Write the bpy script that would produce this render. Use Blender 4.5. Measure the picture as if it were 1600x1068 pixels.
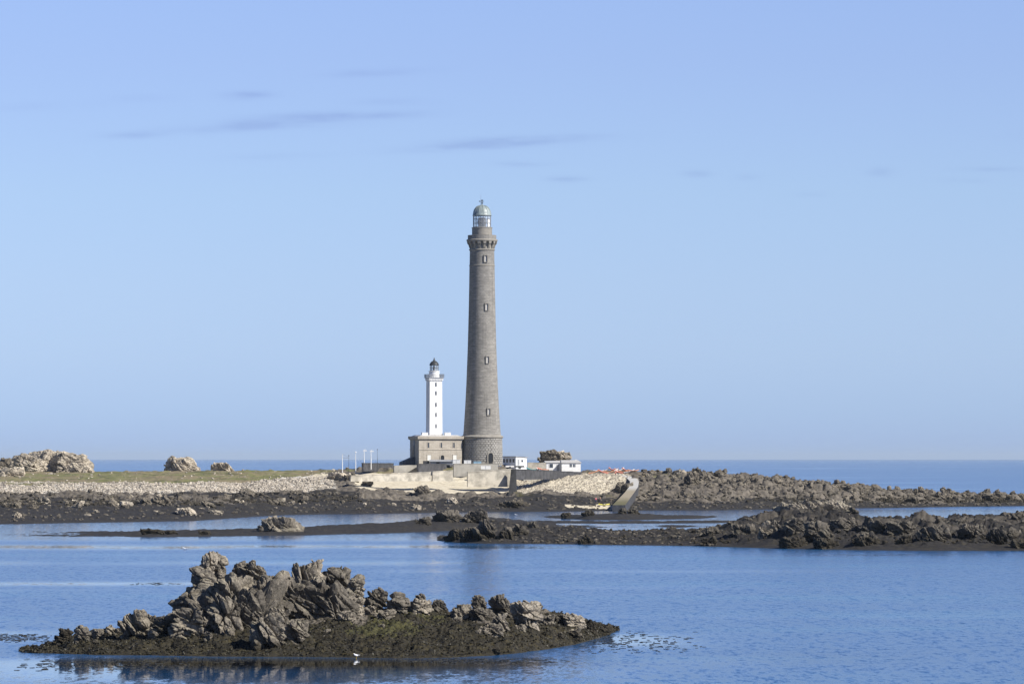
import bpy, math, random
import numpy as np
from mathutils import Vector
R = math.radians
sc = bpy.context.scene
for o in list(bpy.data.objects): bpy.data.objects.remove(o)
col = sc.collection

# ------------------------------------------------------------------ camera, sky, sun
F = 7500.0; H = 15.0; HY = 716.0; CX = 800.0
def P(px, py, d): return ((px-CX)/F*d, d, H-(py-HY)/F*d)
def X(px, d): return (px-CX)/F*d
def Z(py, d): return H-(py-HY)/F*d
def DW(py): return F*H/(py-HY)            # distance of a water-level point
cam = bpy.data.cameras.new('camera'); cam.lens = F/1600*36; cam.sensor_width = 36
cam.shift_y = (HY-534)/1600; cam.clip_start = 1; cam.clip_end = 200000
co = bpy.data.objects.new('camera', cam); co.location = (0, 0, H); co.rotation_euler = (R(90), 0, 0)
col.objects.link(co); sc.camera = co

SUN_AZ, SUN_EL = 118.0, 38.0
w = bpy.data.worlds.new('World'); sc.world = w; w.use_nodes = True
nt = w.node_tree; N = nt.nodes; L = nt.links; N.clear()
out = N.new('ShaderNodeOutputWorld'); bg = N.new('ShaderNodeBackground'); L.new(bg.outputs[0], out.inputs[0])
sky = N.new('ShaderNodeTexSky'); sky.sky_type = 'NISHITA'; sky.sun_disc = False
sky.sun_elevation = R(SUN_EL); sky.sun_rotation = R(SUN_AZ)
sky.altitude = 300; sky.air_density = 0.75; sky.dust_density = 0.25; sky.ozone_density = 4.0
bg.inputs[1].default_value = 0.075
def wm(op, a, b=None, c=None):
    n = N.new('ShaderNodeMath'); n.operation = op
    for i, v in enumerate((a, b, c)):
        if v is None: continue
        if isinstance(v, (int, float)): n.inputs[i].default_value = v
        else: L.new(v, n.inputs[i])
    return n.outputs[0]
tc = N.new('ShaderNodeTexCoord'); sx = N.new('ShaderNodeSeparateXYZ'); L.new(tc.outputs['Generated'], sx.inputs[0])
dxn, dyn, dzn = sx.outputs
yy = wm('MAXIMUM', dyn, 0.05)
az = wm('MULTIPLY', wm('DIVIDE', dxn, yy), 57.3); el = wm('MULTIPLY', wm('DIVIDE', dzn, yy), 57.3)   # degrees
cmb = N.new('ShaderNodeCombineXYZ'); L.new(wm('MULTIPLY', az, 0.9), cmb.inputs[0]); L.new(wm('MULTIPLY', el, 6.5), cmb.inputs[1])
cn = N.new('ShaderNodeTexNoise'); cn.inputs['Scale'].default_value = 1.6; cn.inputs['Detail'].default_value = 5; L.new(cmb.outputs[0], cn.inputs[0])
cln = cn.outputs[0]
# faint cloud streaks: azimuth, elevation, half length, half height (degrees), tilt, strength
SK = [(-2.95,3.98,1.15,.075,.05,1.0),(-4.55,3.85,.42,.05,.03,.7),(-2.0,4.09,1.0,.06,.02,.8),(-3.15,4.33,.35,.06,.02,.75),(-1.65,4.60,.7,.05,.04,.5),
      (-.55,3.72,.85,.05,.05,1.2),(.15,3.80,.9,.05,.03,1.2),(.1,3.51,.4,.04,.0,.6),(.66,3.33,.26,.045,.0,.75),(2.2,3.39,.2,.05,0,.5),
      (2.8,3.36,.16,.05,0,.35),(4.4,3.41,.17,.06,0,.7),(5.8,3.45,.5,.03,0,.5),(5.4,3.31,.3,.03,0,.45),(-1.4,4.25,.6,.05,.0,.35),(-2.9,3.6,.6,.05,.02,.3),
      (3.6,3.15,.25,.04,0,.3),(-5.6,4.2,.8,.06,.03,.25),(7.5,3.9,1.2,.08,.02,.6),(-8.5,3.7,1.4,.09,.03,.7),(-4.4,4.30,.5,.05,0,.2)]
acc = None
for a0, e0, ha, he, tl, st in SK:
    da = wm('SUBTRACT', az, a0); de = wm('SUBTRACT', wm('SUBTRACT', el, e0), wm('MULTIPLY', da, tl))
    u = wm('POWER', wm('ABSOLUTE', wm('DIVIDE', da, ha)), 2.0); v = wm('POWER', wm('ABSOLUTE', wm('DIVIDE', de, he)), 2.0)
    g = wm('MULTIPLY', wm('EXPONENT', wm('MULTIPLY', wm('ADD', u, v), -1.3)), st)
    acc = g if acc is None else wm('ADD', acc, g)
nz = wm('MULTIPLY', wm('SUBTRACT', cln, 0.22), 3.0)
cloud = wm('MINIMUM', wm('MAXIMUM', wm('MULTIPLY', acc, nz), 0.0), 1.0)
# general faint veil
tint = N.new('ShaderNodeMix'); tint.data_type = 'RGBA'; tint.blend_type = 'MULTIPLY'; tint.inputs[0].default_value = 1
L.new(sky.outputs[0], tint.inputs[6]); tint.inputs[7].default_value = (1.0, 1.0, 1.0, 1)
# the air near this horizon is bluer than the sky model's: elevation (degrees) -> colour of the air
AIR = [(0.12224, (0.7224, 0.8857, 1.4948)), (0.50424, (0.7912, 0.9412, 1.4704)), (1.26824, (0.939, 1.01, 1.41)), (2.03224, (1.05, 1.065, 1.375)), (3.1782399999999997, (1.18, 1.145, 1.36)), (4.70624, (1.30, 1.175, 1.395)), (5.43204, (1.3625, 1.2239, 1.4343)), (14, (1.0, 1.04, 1.32)), (26, (0.68, 0.73, 0.95)), (44, (0.45, 0.50, 0.68))]
cr_ = N.new('ShaderNodeValToRGB'); L.new(wm('DIVIDE', wm('MULTIPLY', wm('ARCSINE', dzn), 57.3), 45.0), cr_.inputs[0])
for i, (e_, c_) in enumerate(AIR):
    q_ = cr_.color_ramp.elements[i] if i < 2 else cr_.color_ramp.elements.new(0.9)
    q_.position = e_/45.0; q_.color = tuple(x/1.6 for x in c_)+(1,)
up_ = N.new('ShaderNodeVectorMath'); up_.operation = 'SCALE'; L.new(cr_.outputs[0], up_.inputs[0]); up_.inputs['Scale'].default_value = 1.6; L.new(up_.outputs[0], tint.inputs[7])
dk = N.new('ShaderNodeMix'); dk.data_type = 'RGBA'; dk.blend_type = 'MULTIPLY'
L.new(wm('MULTIPLY', cloud, 0.62), dk.inputs[0]); L.new(tint.outputs[2], dk.inputs[6]); dk.inputs[7].default_value = (.74, .74, .84, 1)
L.new(dk.outputs[2], bg.inputs[0])

sl = bpy.data.lights.new('sun', 'SUN'); sl.energy = 5.0; sl.angle = R(0.5); sl.color = (1, .95, .87)
so = bpy.data.objects.new('sun', sl); col.objects.link(so)
sd = Vector((math.sin(R(SUN_AZ))*math.cos(R(SUN_EL)), math.cos(R(SUN_AZ))*math.cos(R(SUN_EL)), math.sin(R(SUN_EL))))
so.rotation_euler = sd.to_track_quat('Z', 'Y').to_euler(); so.location = (200, 1000, 300)
sc.view_settings.view_transform = 'Standard'; sc.view_settings.look = 'None'; sc.view_settings.gamma = 1
sc.view_settings.exposure = 0.35

# ------------------------------------------------------------------ tagging helpers
def tag(o, label=None, cat=None, group=None, kind=None):
    if label: o['label'] = label
    if cat: o['category'] = cat
    if group: o['group'] = group
    if kind: o['kind'] = kind
    return o
def empty(name, loc, rz=0, label=None, cat=None, group=None):
    o = bpy.data.objects.new(name, None); col.objects.link(o); o.location = loc; o.rotation_euler = (0, 0, rz)
    o.empty_display_size = .1
    return tag(o, label, cat, group)

# ------------------------------------------------------------------ numpy noise
def _h(ix, iy, iz, s):
    with np.errstate(over='ignore'):
        h = (ix.astype(np.int64)*374761393 + iy.astype(np.int64)*668265263 + iz.astype(np.int64)*2147483647 + s*1274126177) & 0xffffffff
        h = ((h ^ (h >> 13))*1274126177) & 0xffffffff
        h = ((h ^ (h >> 16))*2246822519) & 0xffffffff
        h = h ^ (h >> 15)
    return h.astype(np.float64)/4294967295.0
def vnoise(p, s=0):
    i = np.floor(p); f = p-i; f = f*f*f*(f*(f*6-15)+10); i = i.astype(np.int64)
    r = 0
    for a in (0, 1):
        wa = f[:, 0] if a else 1-f[:, 0]
        for b in (0, 1):
            wb = f[:, 1] if b else 1-f[:, 1]
            for c in (0, 1):
                wc = f[:, 2] if c else 1-f[:, 2]
                r = r+wa*wb*wc*_h(i[:, 0]+a, i[:, 1]+b, i[:, 2]+c, s)
    return r*2-1
def fbm(p, o=4, s=0, g=.5):
    r = 0; a = 1; t = 0
    for k in range(o):
        r = r+a*vnoise(p*2.03**k+k*17.3, s+k); t += a; a *= g
    return r/t
def ridged(p, o=4, s=0):
    r = 0; a = 1; t = 0
    for k in range(o):
        r = r+a*(1-np.abs(vnoise(p*2.03**k+k*11.1, s+k))*2); t += a; a *= .5
    return r/t
def voro(p, s=0, j=.9, full=False):
    RX = np.zeros_like(p); QQ = np.zeros(p.shape, np.int64)
    i = np.floor(p).astype(np.int64); n = len(p)
    f1 = np.full(n, 9.); f2 = np.full(n, 9.); cr = np.zeros(n)
    for a in (-1, 0, 1):
        for b in (-1, 0, 1):
            for c in (-1, 0, 1):
                q = i+np.array([a, b, c])
                x = q[:, 0]+.5+j*(_h(q[:, 0], q[:, 1], q[:, 2], s)-.5)
                y = q[:, 1]+.5+j*(_h(q[:, 0], q[:, 1], q[:, 2], s+7)-.5)
                z = q[:, 2]+.5+j*(_h(q[:, 0], q[:, 1], q[:, 2], s+13)-.5)
                d = np.sqrt((p[:, 0]-x)**2+(p[:, 1]-y)**2+(p[:, 2]-z)**2)
                m = d < f1
                if full: RX = np.where(m[:, None], np.stack([p[:, 0]-x, p[:, 1]-y, p[:, 2]-z], 1), RX); QQ = np.where(m[:, None], q, QQ)
                f2 = np.where(m, f1, np.minimum(f2, d)); cr = np.where(m, _h(q[:, 0], q[:, 1], q[:, 2], s+29), cr); f1 = np.where(m, d, f1)
    if full:
        dr = np.stack([_h(QQ[:, 0], QQ[:, 1], QQ[:, 2], s+41+k) for k in range(3)], 1)*2-1
        return f1, f2, cr, np.sum(RX*dr, 1)
    return f1, f2, cr
def sstep(a, b, x):
    t = np.clip((x-a)/(b-a), 0, 1); return t*t*(3-2*t)

# ------------------------------------------------------------------ mesh helpers
def np_mesh(name, V, Fc, smooth=False):
    me = bpy.data.meshes.new(name); V = np.asarray(V, np.float32); Fc = np.asarray(Fc, np.int32); k = Fc.shape[1]
    me.vertices.add(len(V)); me.vertices.foreach_set('co', V.ravel())
    me.loops.add(Fc.size); me.loops.foreach_set('vertex_index', Fc.ravel())
    me.polygons.add(len(Fc)); me.polygons.foreach_set('loop_start', np.arange(0, Fc.size, k, dtype=np.int32))
    me.polygons.foreach_set('use_smooth', np.full(len(Fc), smooth, dtype=bool))
    me.update(calc_edges=True); me.validate(); return me
def link(name, me, mat, parent=None, loc=(0, 0, 0)):
    o = bpy.data.objects.new(name, me); col.objects.link(o); o.location = loc
    if mat: 
        if not me.materials: me.materials.append(mat)
    if parent: o.parent = parent
    return o
class MB:
    def __init__(s): s.v = []; s.f = []; s.sm = []
    def add(s, vs, fs, smooth=False):
        b = len(s.v); s.v += [tuple(v) for v in vs]; s.f += [tuple(i+b for i in f) for f in fs]; s.sm += [smooth]*len(fs); return s
    def box(s, x0, x1, y0, y1, z0, z1, rz=0, c=None, taper=0):
        cx, cy = ((x0+x1)/2, (y0+y1)/2); vs = []
        for z, t in ((z0, 0), (z1, taper)):
            for x, y in ((x0, y0), (x1, y0), (x1, y1), (x0, y1)):
                x += t*(1 if x < cx else -1); y += t*(1 if y < cy else -1)
                if rz:
                    a, b = (x-cx, y-cy); x = cx+a*math.cos(rz)-b*math.sin(rz); y = cy+a*math.sin(rz)+b*math.cos(rz)
                vs.append((x, y, z))
        return s.add(vs, [(3, 2, 1, 0), (4, 5, 6, 7), (0, 1, 5, 4), (1, 2, 6, 5), (2, 3, 7, 6), (3, 0, 4, 7)])
    def hexa(s, b4, t4):   # bottom quad (ccw from above), top quad
        return s.add(list(b4)+list(t4), [(3, 2, 1, 0), (4, 5, 6, 7), (0, 1, 5, 4), (1, 2, 6, 5), (2, 3, 7, 6), (3, 0, 4, 7)])
    def lathe(s, prof, n=32, cx=0, cy=0, sharp=True, cap=True, a0=0):
        ring = lambda r, z: [(cx+r*math.cos(a0+2*math.pi*i/n), cy+r*math.sin(a0+2*math.pi*i/n), z) for i in range(n)]
        if sharp:
            for (r0, z0), (r1, z1) in zip(prof, prof[1:]):
                s.add(ring(r0, z0)+ring(r1, z1), [(i, (i+1) % n, n+(i+1) % n, n+i) for i in range(n)], True)
        else:
            vs = []; fs = []
            for r, z in prof: vs += ring(r, z)
            for k in range(len(prof)-1): fs += [(k*n+i, k*n+(i+1) % n, (k+1)*n+(i+1) % n, (k+1)*n+i) for i in range(n)]
            s.add(vs, fs, True)
        if cap:
            s.add(ring(*prof[-1]), [tuple(range(n))]); s.add(ring(*prof[0]), [tuple(reversed(range(n)))])
        return s
    def tube(s, a, b, r, r2=None, n=8):
        a = Vector(a); b = Vector(b); r2 = r if r2 is None else r2; q = (b-a).to_track_quat('Z', 'Y')
        vs = [a+q@Vector((r*math.cos(2*math.pi*i/n), r*math.sin(2*math.pi*i/n), 0)) for i in range(n)]
        vs += [b+q@Vector((r2*math.cos(2*math.pi*i/n), r2*math.sin(2*math.pi*i/n), 0)) for i in range(n)]
        s.add(vs, [(i, (i+1) % n, n+(i+1) % n, n+i) for i in range(n)], True)
        s.add(vs[n:], [tuple(range(n))]); s.add(vs[:n], [tuple(reversed(range(n)))]); return s
    def prism(s, poly, y0, y1):   # polygon in xz, extruded along y
        n = len(poly); vs = [(x, y0, z) for x, z in poly]+[(x, y1, z) for x, z in poly]
        s.add(vs, [tuple(range(n)), tuple(reversed(range(n, 2*n)))]+[(i, n+i, n+(i+1) % n, (i+1) % n) for i in range(n)]); return s
    def build(s, name, mat, parent=None, loc=(0, 0, 0)):
        me = bpy.data.meshes.new(name); me.from_pydata(s.v, [], s.f); me.polygons.foreach_set('use_smooth', s.sm)
        me.update(); o = link(name, me, mat, parent, loc); return o

# ------------------------------------------------------------------ materials
class NT:
    def __init__(s, name):
        s.m = bpy.data.materials.new(name); s.m.use_nodes = True; s.t = s.m.node_tree; s.n = s.t.nodes; s.b = s.n['Principled BSDF']
    def new(s, t): return s.n.new('ShaderNode'+t)
    def lk(s, a, b): s.t.links.new(a, b)
    def val(s, sock, v):
        if v is None: return
        if hasattr(v, 'is_output') or hasattr(v, 'links'): s.lk(v, sock)
        else: sock.default_value = v
    def math(s, op, a, b=None, c=None, clamp=False):
        n = s.new('Math'); n.operation = op; n.use_clamp = clamp
        for i, v in enumerate((a, b, c)): s.val(n.inputs[i], v)
        return n.outputs[0]
    def mix(s, f, a, b, blend='MIX'):
        n = s.new('Mix'); n.data_type = 'RGBA'; n.blend_type = blend
        s.val(n.inputs[0], f)
        for i, v in ((6, a), (7, b)): s.val(n.inputs[i], (v if not isinstance(v, tuple) or len(v) == 4 else v+(1,)))
        return n.outputs[2]
    def noise(s, vec, scale, detail=4, rough=.55, dim=None):
        n = s.new('TexNoise'); n.inputs['Scale'].default_value = scale; n.inputs['Detail'].default_value = detail; n.inputs['Roughness'].default_value = rough
        if vec is not None: s.lk(vec, n.inputs['Vector'])
        return n.outputs[0]
    def ramp(s, v, lo, hi):
        n = s.new('MapRange'); n.interpolation_type = 'SMOOTHSTEP'; s.val(n.inputs[0], v); s.val(n.inputs[1], lo); s.val(n.inputs[2], hi); return n.outputs[0]
    def pos(s): return s.new('NewGeometry').outputs['Position']
    def scalev(s, v, x, y, z):
        n = s.new('VectorMath'); n.operation = 'MULTIPLY'; s.lk(v, n.inputs[0]); n.inputs[1].default_value = (x, y, z); return n.outputs[0]
    def sep(s, v): n = s.new('SeparateXYZ'); s.lk(v, n.inputs[0]); return n.outputs
    def attr(s, name): n = s.new('Attribute'); n.attribute_name = name; return n.outputs['Fac']
    def bump(s, h, strength, dist, prev=None):
        n = s.new('Bump'); n.inputs['Strength'].default_value = strength; n.inputs['Distance'].default_value = dist; s.lk(h, n.inputs['Height'])
        if prev is not None: s.lk(prev, n.inputs['Normal'])
        return n.outputs[0]
    def fin(s, colr, rough=.85, normal=None, spec=.3):
        s.val(s.b.inputs['Base Color'], colr if not isinstance(colr, tuple) or len(colr) == 4 else colr+(1,))
        s.val(s.b.inputs['Roughness'], rough); s.b.inputs['Specular IOR Level'].default_value = spec
        if normal is not None: s.lk(normal, s.b.inputs['Normal'])
        return s.m

def flat_mat(name, c, rough=.7, var=.12, scale=1.5, metal=0, spec=.3):
    t = NT(name); p = t.pos(); n = t.noise(p, scale, 5, .6)
    c2 = tuple(x*(1-var*2.2) for x in c)
    cc = t.mix(t.ramp(n, .35, .65), c2, c); t.b.inputs['Metallic'].default_value = metal
    return t.fin(cc, rough, t.bump(n, .25, .05), spec)

def rock_mat(name, k=1.0, zk=1.0, zn=1.2, warm=0.0, lichen=.5, pale=1.0, kelpcol=(.028, .024, .017)):
    """granite: k = feature frequency per metre, zk = height in metres where the dark weed band stops"""
    t = NT(name); p = t.pos(); oi = t.new('ObjectInfo').outputs['Random']
    off = t.new('VectorMath'); off.operation = 'ADD'; t.lk(p, off.inputs[0])
    cb = t.new('CombineXYZ'); t.lk(t.math('MULTIPLY', oi, 50), cb.inputs[0]); t.lk(cb.outputs[0], off.inputs[1]); q = off.outputs[0]
    n1 = t.noise(q, .35*k, 5, .6); n2 = t.noise(q, 1.6*k, 6, .65); n3 = t.noise(q, 7*k, 4, .7)
    A = tuple(pale*x for x in (.195+.03*warm, .174+.012*warm, .145-.01*warm)); B = tuple(pale*x for x in (.455+.03*warm, .402+.015*warm, .325-.01*warm))
    c = t.mix(t.ramp(n1, .33, .67), A, B)
    c = t.mix(t.math('MULTIPLY', t.ramp(n2, .5, .68), .5), c, tuple(pale*x for x in (.12, .108, .095)))
    c = t.mix(t.math('MULTIPLY', t.ramp(n3, .42, .72), .5), c, tuple(pale*x for x in (.43, .38, .31)))
    nz = t.sep(t.new('NewGeometry').outputs['Normal'])[2]
    lc = t.math('MULTIPLY', t.math('MULTIPLY', t.ramp(nz, .25, .8), t.ramp(t.noise(q, 2.3*k, 4, .6), .48, .6)), lichen)
    c = t.mix(lc, c, (.36, .34, .22))
    c = t.mix(t.math('MULTIPLY', t.ramp(t.noise(q, .75*k, 5, .7), .5, .62), .6), c, tuple(pale*x for x in (.115, .105, .09)))
    # hairline joints
    vp = t.scalev(q, k*1.0, k*1.0, k*1.5); vd = t.new('TexNoise'); vd.inputs['Scale'].default_value = .8; t.lk(vp, vd.inputs['Vector'])
    add = t.new('VectorMath'); add.operation = 'ADD'; t.lk(vp, add.inputs[0]); t.lk(vd.outputs['Color'], add.inputs[1])
    v = t.new('TexVoronoi'); v.feature = 'DISTANCE_TO_EDGE'; v.inputs['Scale'].default_value = .9; t.lk(add.outputs[0], v.inputs['Vector'])
    cr = t.ramp(v.outputs['Distance'], 0.0, .07)
    c = t.mix(t.math('MULTIPLY', t.math('SUBTRACT', 1.0, cr), .75), c, (.05, .043, .035))
    # weed and black lichen zone
    z = t.sep(p)[2]; zz = t.math('ADD', z, t.math('MULTIPLY', t.math('SUBTRACT', t.noise(p, .9*k, 4, .7), .5), zn*2))
    kz = t.math('SUBTRACT', 1.0, t.ramp(zz, zk-.5*zn, zk+.5*zn))
    kc = t.mix(t.ramp(t.noise(p, 3*k, 4, .7), .35, .7), kelpcol, tuple(x*2.1 for x in kelpcol))
    c = t.mix(kz, c, kc)
    b1 = t.bump(n2, .22, .18/k); b2 = t.bump(cr, .5, .10/k, b1); b3 = t.bump(n3, .4, .07/k, b2)
    return t.fin(c, .88, b3, .25)

M = {}
M['rock_near'] = rock_mat('granite_near', 2.2, 1.0, 1.0, 0.3, .45, .60)
M['rock_mid'] = rock_mat('granite_mid', 1.2, 2.2, 2.0, -.1, .15, .40)
M['rock_crown'] = rock_mat('granite_lichen_crown', 1.2, .6, .8, .1, .7, .85)
M['rock_near_pale'] = rock_mat('granite_near_pale', 2.2, 1.0, .8, .4, .3, .82)
M['rock_near_dark'] = rock_mat('granite_near_dark', 2.2, 2.2, 2.0, .1, .2, .42)
M['rock_mid_pale'] = rock_mat('granite_mid_pale', 1.2, .6, .8, .3, .4, .66)
M['rock_far'] = rock_mat('granite_far', .55, 2.8, 2.4, .6, .25, .56)
M['rock_stone'] = rock_mat('granite_stone', .8, .3, .6, .2, .1, .36)
M['rock_dark'] = rock_mat('granite_dark', .7, 4.4, 2.6, .2, .1, .40)
M['rock_pale'] = rock_mat('granite_pale', .5, -5, .1, .4, .4, 1.3)
M['white'] = flat_mat('white_paint', (.84, .84, .82), .6, .03)
M['white_tower'] = flat_mat('limewash', (.86, .86, .85), .7, .03, .4)
M['roof_grey'] = flat_mat('zinc_roof', (.36, .37, .38), .5, .08)
M['roof_pale'] = flat_mat('pale_roof', (.55, .54, .52), .6, .08)
M['window_grey'] = flat_mat('faded_shutter', (.50, .49, .47), .7, .05)
M['slate'] = flat_mat('slate', (.09, .10, .125), .6, .12)
M['dark'] = flat_mat('dark_opening', (.02, .022, .026), .4, .05)
M['darkwall'] = flat_mat('shade_dark_wall', (.085, .085, .09), .9, .2, .6)  # part of the sea and enclosure walls' shade is put into this colour
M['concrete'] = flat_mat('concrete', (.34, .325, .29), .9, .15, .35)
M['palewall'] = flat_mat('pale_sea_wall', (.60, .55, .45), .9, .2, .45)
M['ramp'] = flat_mat('slipway_concrete', (.42, .41, .38), .9, .12, .3)
M['metal'] = flat_mat('grey_metal', (.22, .23, .25), .5, .08)
M['metal_dark'] = flat_mat('dark_metal', (.05, .055, .06), .5, .08)
M['verdigris'] = flat_mat('weathered_dome', (.31, .365, .355), .45, .12, .5, spec=.5)
M['kayak_red'] = flat_mat('red_plastic', (.60, .20, .14), .45, .05)
M['kayak_orange'] = flat_mat('orange_plastic', (.68, .34, .20), .45, .05)
M['kayak_white'] = flat_mat('white_plastic', (.75, .73, .70), .45, .05)
M['kayak_teal'] = flat_mat('teal_plastic', (.08, .36, .38), .45, .05)
M['kayak_yellow'] = flat_mat('yellow_plastic', (.72, .62, .08), .45, .05)
M['curtain'] = flat_mat('lantern_blind', (.80, .79, .74), .8, .03)
M['skin'] = flat_mat('skin', (.48, .30, .22), .6, .03)
M['feather'] = flat_mat('white_feathers', (.85, .85, .85), .7, .02)
M['feather_grey'] = flat_mat('grey_feathers', (.40, .42, .45), .7, .02)
M['beak'] = flat_mat('beak', (.6, .4, .05), .5, .02)
M['pink'] = flat_mat('pink_cloth', (.62, .16, .18), .8, .05)
M['navy'] = flat_mat('navy_cloth', (.03, .04, .09), .8, .05)
M['blue'] = flat_mat('pale_blue_paint', (.30, .48, .60), .6, .05)
def glass():
    t = NT('lantern_glass'); b = t.b; b.inputs['Base Color'].default_value = (.92, .97, 1, 1); b.inputs['Roughness'].default_value = .03
    b.inputs['Alpha'].default_value = .22; b.inputs['Specular IOR Level'].default_value = .6; return t.m
M['glass'] = glass()
def pane():
    t = NT('window_pane'); b = t.b; b.inputs['Base Color'].default_value = (.05, .06, .075, 1); b.inputs['Roughness'].default_value = .12; return t.m
M['pane'] = pane()

def stone_mat(name, A, B, mortar, bw, bh, cyl=True, mix=.6, bumpd=.06, streak=.3):
    t = NT(name); tcx = t.new('TexCoord').outputs['Object']; s = t.sep(tcx)
    if cyl:
        th = t.math('ARCTAN2', s[1], s[0]); u = t.math('MULTIPLY', th, 4.6)
    else:
        u = t.math('ADD', s[0], s[1])
    cb = t.new('CombineXYZ'); t.lk(u, cb.inputs[0]); t.lk(s[2], cb.inputs[1]); uv = cb.outputs[0]
    br = t.new('TexBrick'); br.inputs['Scale'].default_value = 1; br.inputs['Brick Width'].default_value = bw; br.inputs['Row Height'].default_value = bh
    br.inputs['Mortar Size'].default_value = .035; br.inputs['Mortar Smooth'].default_value = .3; br.inputs['Bias'].default_value = 0
    br.inputs['Color1'].default_value = A+(1,); br.inputs['Color2'].default_value = B+(1,); br.inputs['Mortar'].default_value = mortar+(1,); t.lk(uv, br.inputs[0])
    n = t.noise(tcx, .25, 5, .6); n2 = t.noise(t.scalev(uv, .35, 2.2, 1), 1, 4, .6); n3 = t.noise(tcx, 3, 4, .7)
    c = t.mix(t.math('MULTIPLY', t.ramp(n, .35, .65), .30), br.outputs[0], tuple(x*.66 for x in A))
    c = t.mix(t.math('MULTIPLY', t.ramp(n2, .48, .68), streak), c, tuple(min(1, x*1.35) for x in B))
    c = t.mix(t.math('MULTIPLY', t.ramp(n2, .52, .3), streak), c, tuple(x*.55 for x in A))
    c = t.mix(t.math('MULTIPLY', t.ramp(n3, .4, .7), .25), c, tuple(x*.6 for x in A))
    c = t.mix(t.math('MULTIPLY', t.ramp(t.noise(t.scalev(tcx, 1.1, 1.1, .05), 1, 4, .65), .5, .66), .34), c, tuple(x*.55 for x in A))
    b1 = t.bump(br.outputs['Fac'], -.8, bumpd); b2 = t.bump(n3, .4, .04, b1)
    return t.fin(c, .9, b2, .2)
M['shaft'] = stone_mat('granite_ashlar', (.238, .226, .205), (.335, .318, .285), (.17, .16, .147), 1.1, .55)
M['base_stone'] = stone_mat('rusticated_granite', (.34, .325, .295), (.45, .43, .39), (.16, .15, .14), 1.3, .62, mix=.2, bumpd=.02)
M['trim_stone'] = stone_mat('trim_granite', (.30, .28, .24), (.36, .335, .29), (.22, .2, .18), 1.6, .8, bumpd=.02, streak=.15)
M['house_stone'] = stone_mat('house_granite', (.46, .41, .34), (.56, .51, .43), (.42, .38, .32), 1.2, .5, cyl=False, bumpd=.02, streak=.15)

# terrain: attributes kelp, rock, shingle, grass, sand give the ground cover of each spot
def terrain_mat(name, k=1.0, rk=1.0, kelp=(.017, .016, .0165), kelp2=(.034, .031, .029)):
    t = NT(name); p = t.pos()
    n0 = t.noise(p, .25*k, 5, .6); n1 = t.noise(p, 1.1*k, 5, .65); n2 = t.noise(p, 4.5*k, 4, .7)
    def m(a, b, n, lo=.35, hi=.65): return t.mix(t.ramp(n, lo, hi), a, b)
    c_k = m(kelp, kelp2, n1); c_k = t.mix(t.math('MULTIPLY', t.ramp(t.noise(p, .6*k, 5, .7), .5, .62), .55), c_k, tuple(1.6*x for x in (kelp2[0]*1.15, kelp2[1]*1.1, kelp2[2]*.75))); c_k = t.mix(t.math('MULTIPLY', t.ramp(n2, .55, .7), .4), c_k, (.085, .078, .068))
    c_r = m(tuple(rk*x for x in (.16, .142, .12)), tuple(rk*x for x in (.34, .295, .235)), n1); c_r = t.mix(t.math('MULTIPLY', t.ramp(n2, .5, .7), .6), c_r, tuple(rk*x for x in (.10, .088, .075)))
    c_s = m((.48, .45, .39), (.72, .68, .60), n1); c_s = t.mix(t.math('MULTIPLY', t.ramp(n2, .60, .74), .7), c_s, (.20, .18, .155))
    c_g = m((.13, .15, .05), (.235, .22, .10), n1); c_g = t.mix(t.math('MULTIPLY', t.ramp(n0, .5, .68), .75), c_g, (.27, .235, .15))
    c_n = m((.52, .46, .34), (.66, .60, .47), n1)
    c_m = m((.030, .030, .014), (.085, .080, .028), n1)
    c_g = t.mix(t.math('MULTIPLY', t.ramp(t.noise(t.scalev(p, .045, .07, 0), 1, 5, .7), .44, .56), .85), c_g, (.25, .20, .13)); c_g = t.mix(t.math('MULTIPLY', t.ramp(t.noise(t.scalev(p, .11, .14, 0), 1, 4, .7), .52, .62), .7), c_g, (.065, .075, .03)); c_g = t.mix(t.math('MULTIPLY', t.ramp(n2, .55, .72), .4), c_g, (.06, .065, .03))
    c = c_r
    for a, cc in (('kelp', c_k), ('shingle', c_s), ('grass', c_g), ('sand', c_n), ('moss', c_m)):
        f = t.math('ADD', t.attr(a), t.math('MULTIPLY', t.math('SUBTRACT', n1, .5), .9))
        c = t.mix(t.math('MULTIPLY', t.ramp(f, .35, .65), t.ramp(t.attr(a), 0.02, .12)), c, cc)
    b1 = t.bump(n1, .6, .3/k); b2 = t.bump(n2, .6, .12/k, b1)
    return t.fin(c, .85, b2, .3)
M['ground_far'] = terrain_mat('island_ground', .6, .55)
M['ground_mid'] = terrain_mat('skerry_ground', 1.2, .36)
M['ground_near'] = terrain_mat('islet_ground', 2.6, .5, (.013, .0115, .008), (.034, .029, .017))

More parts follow.
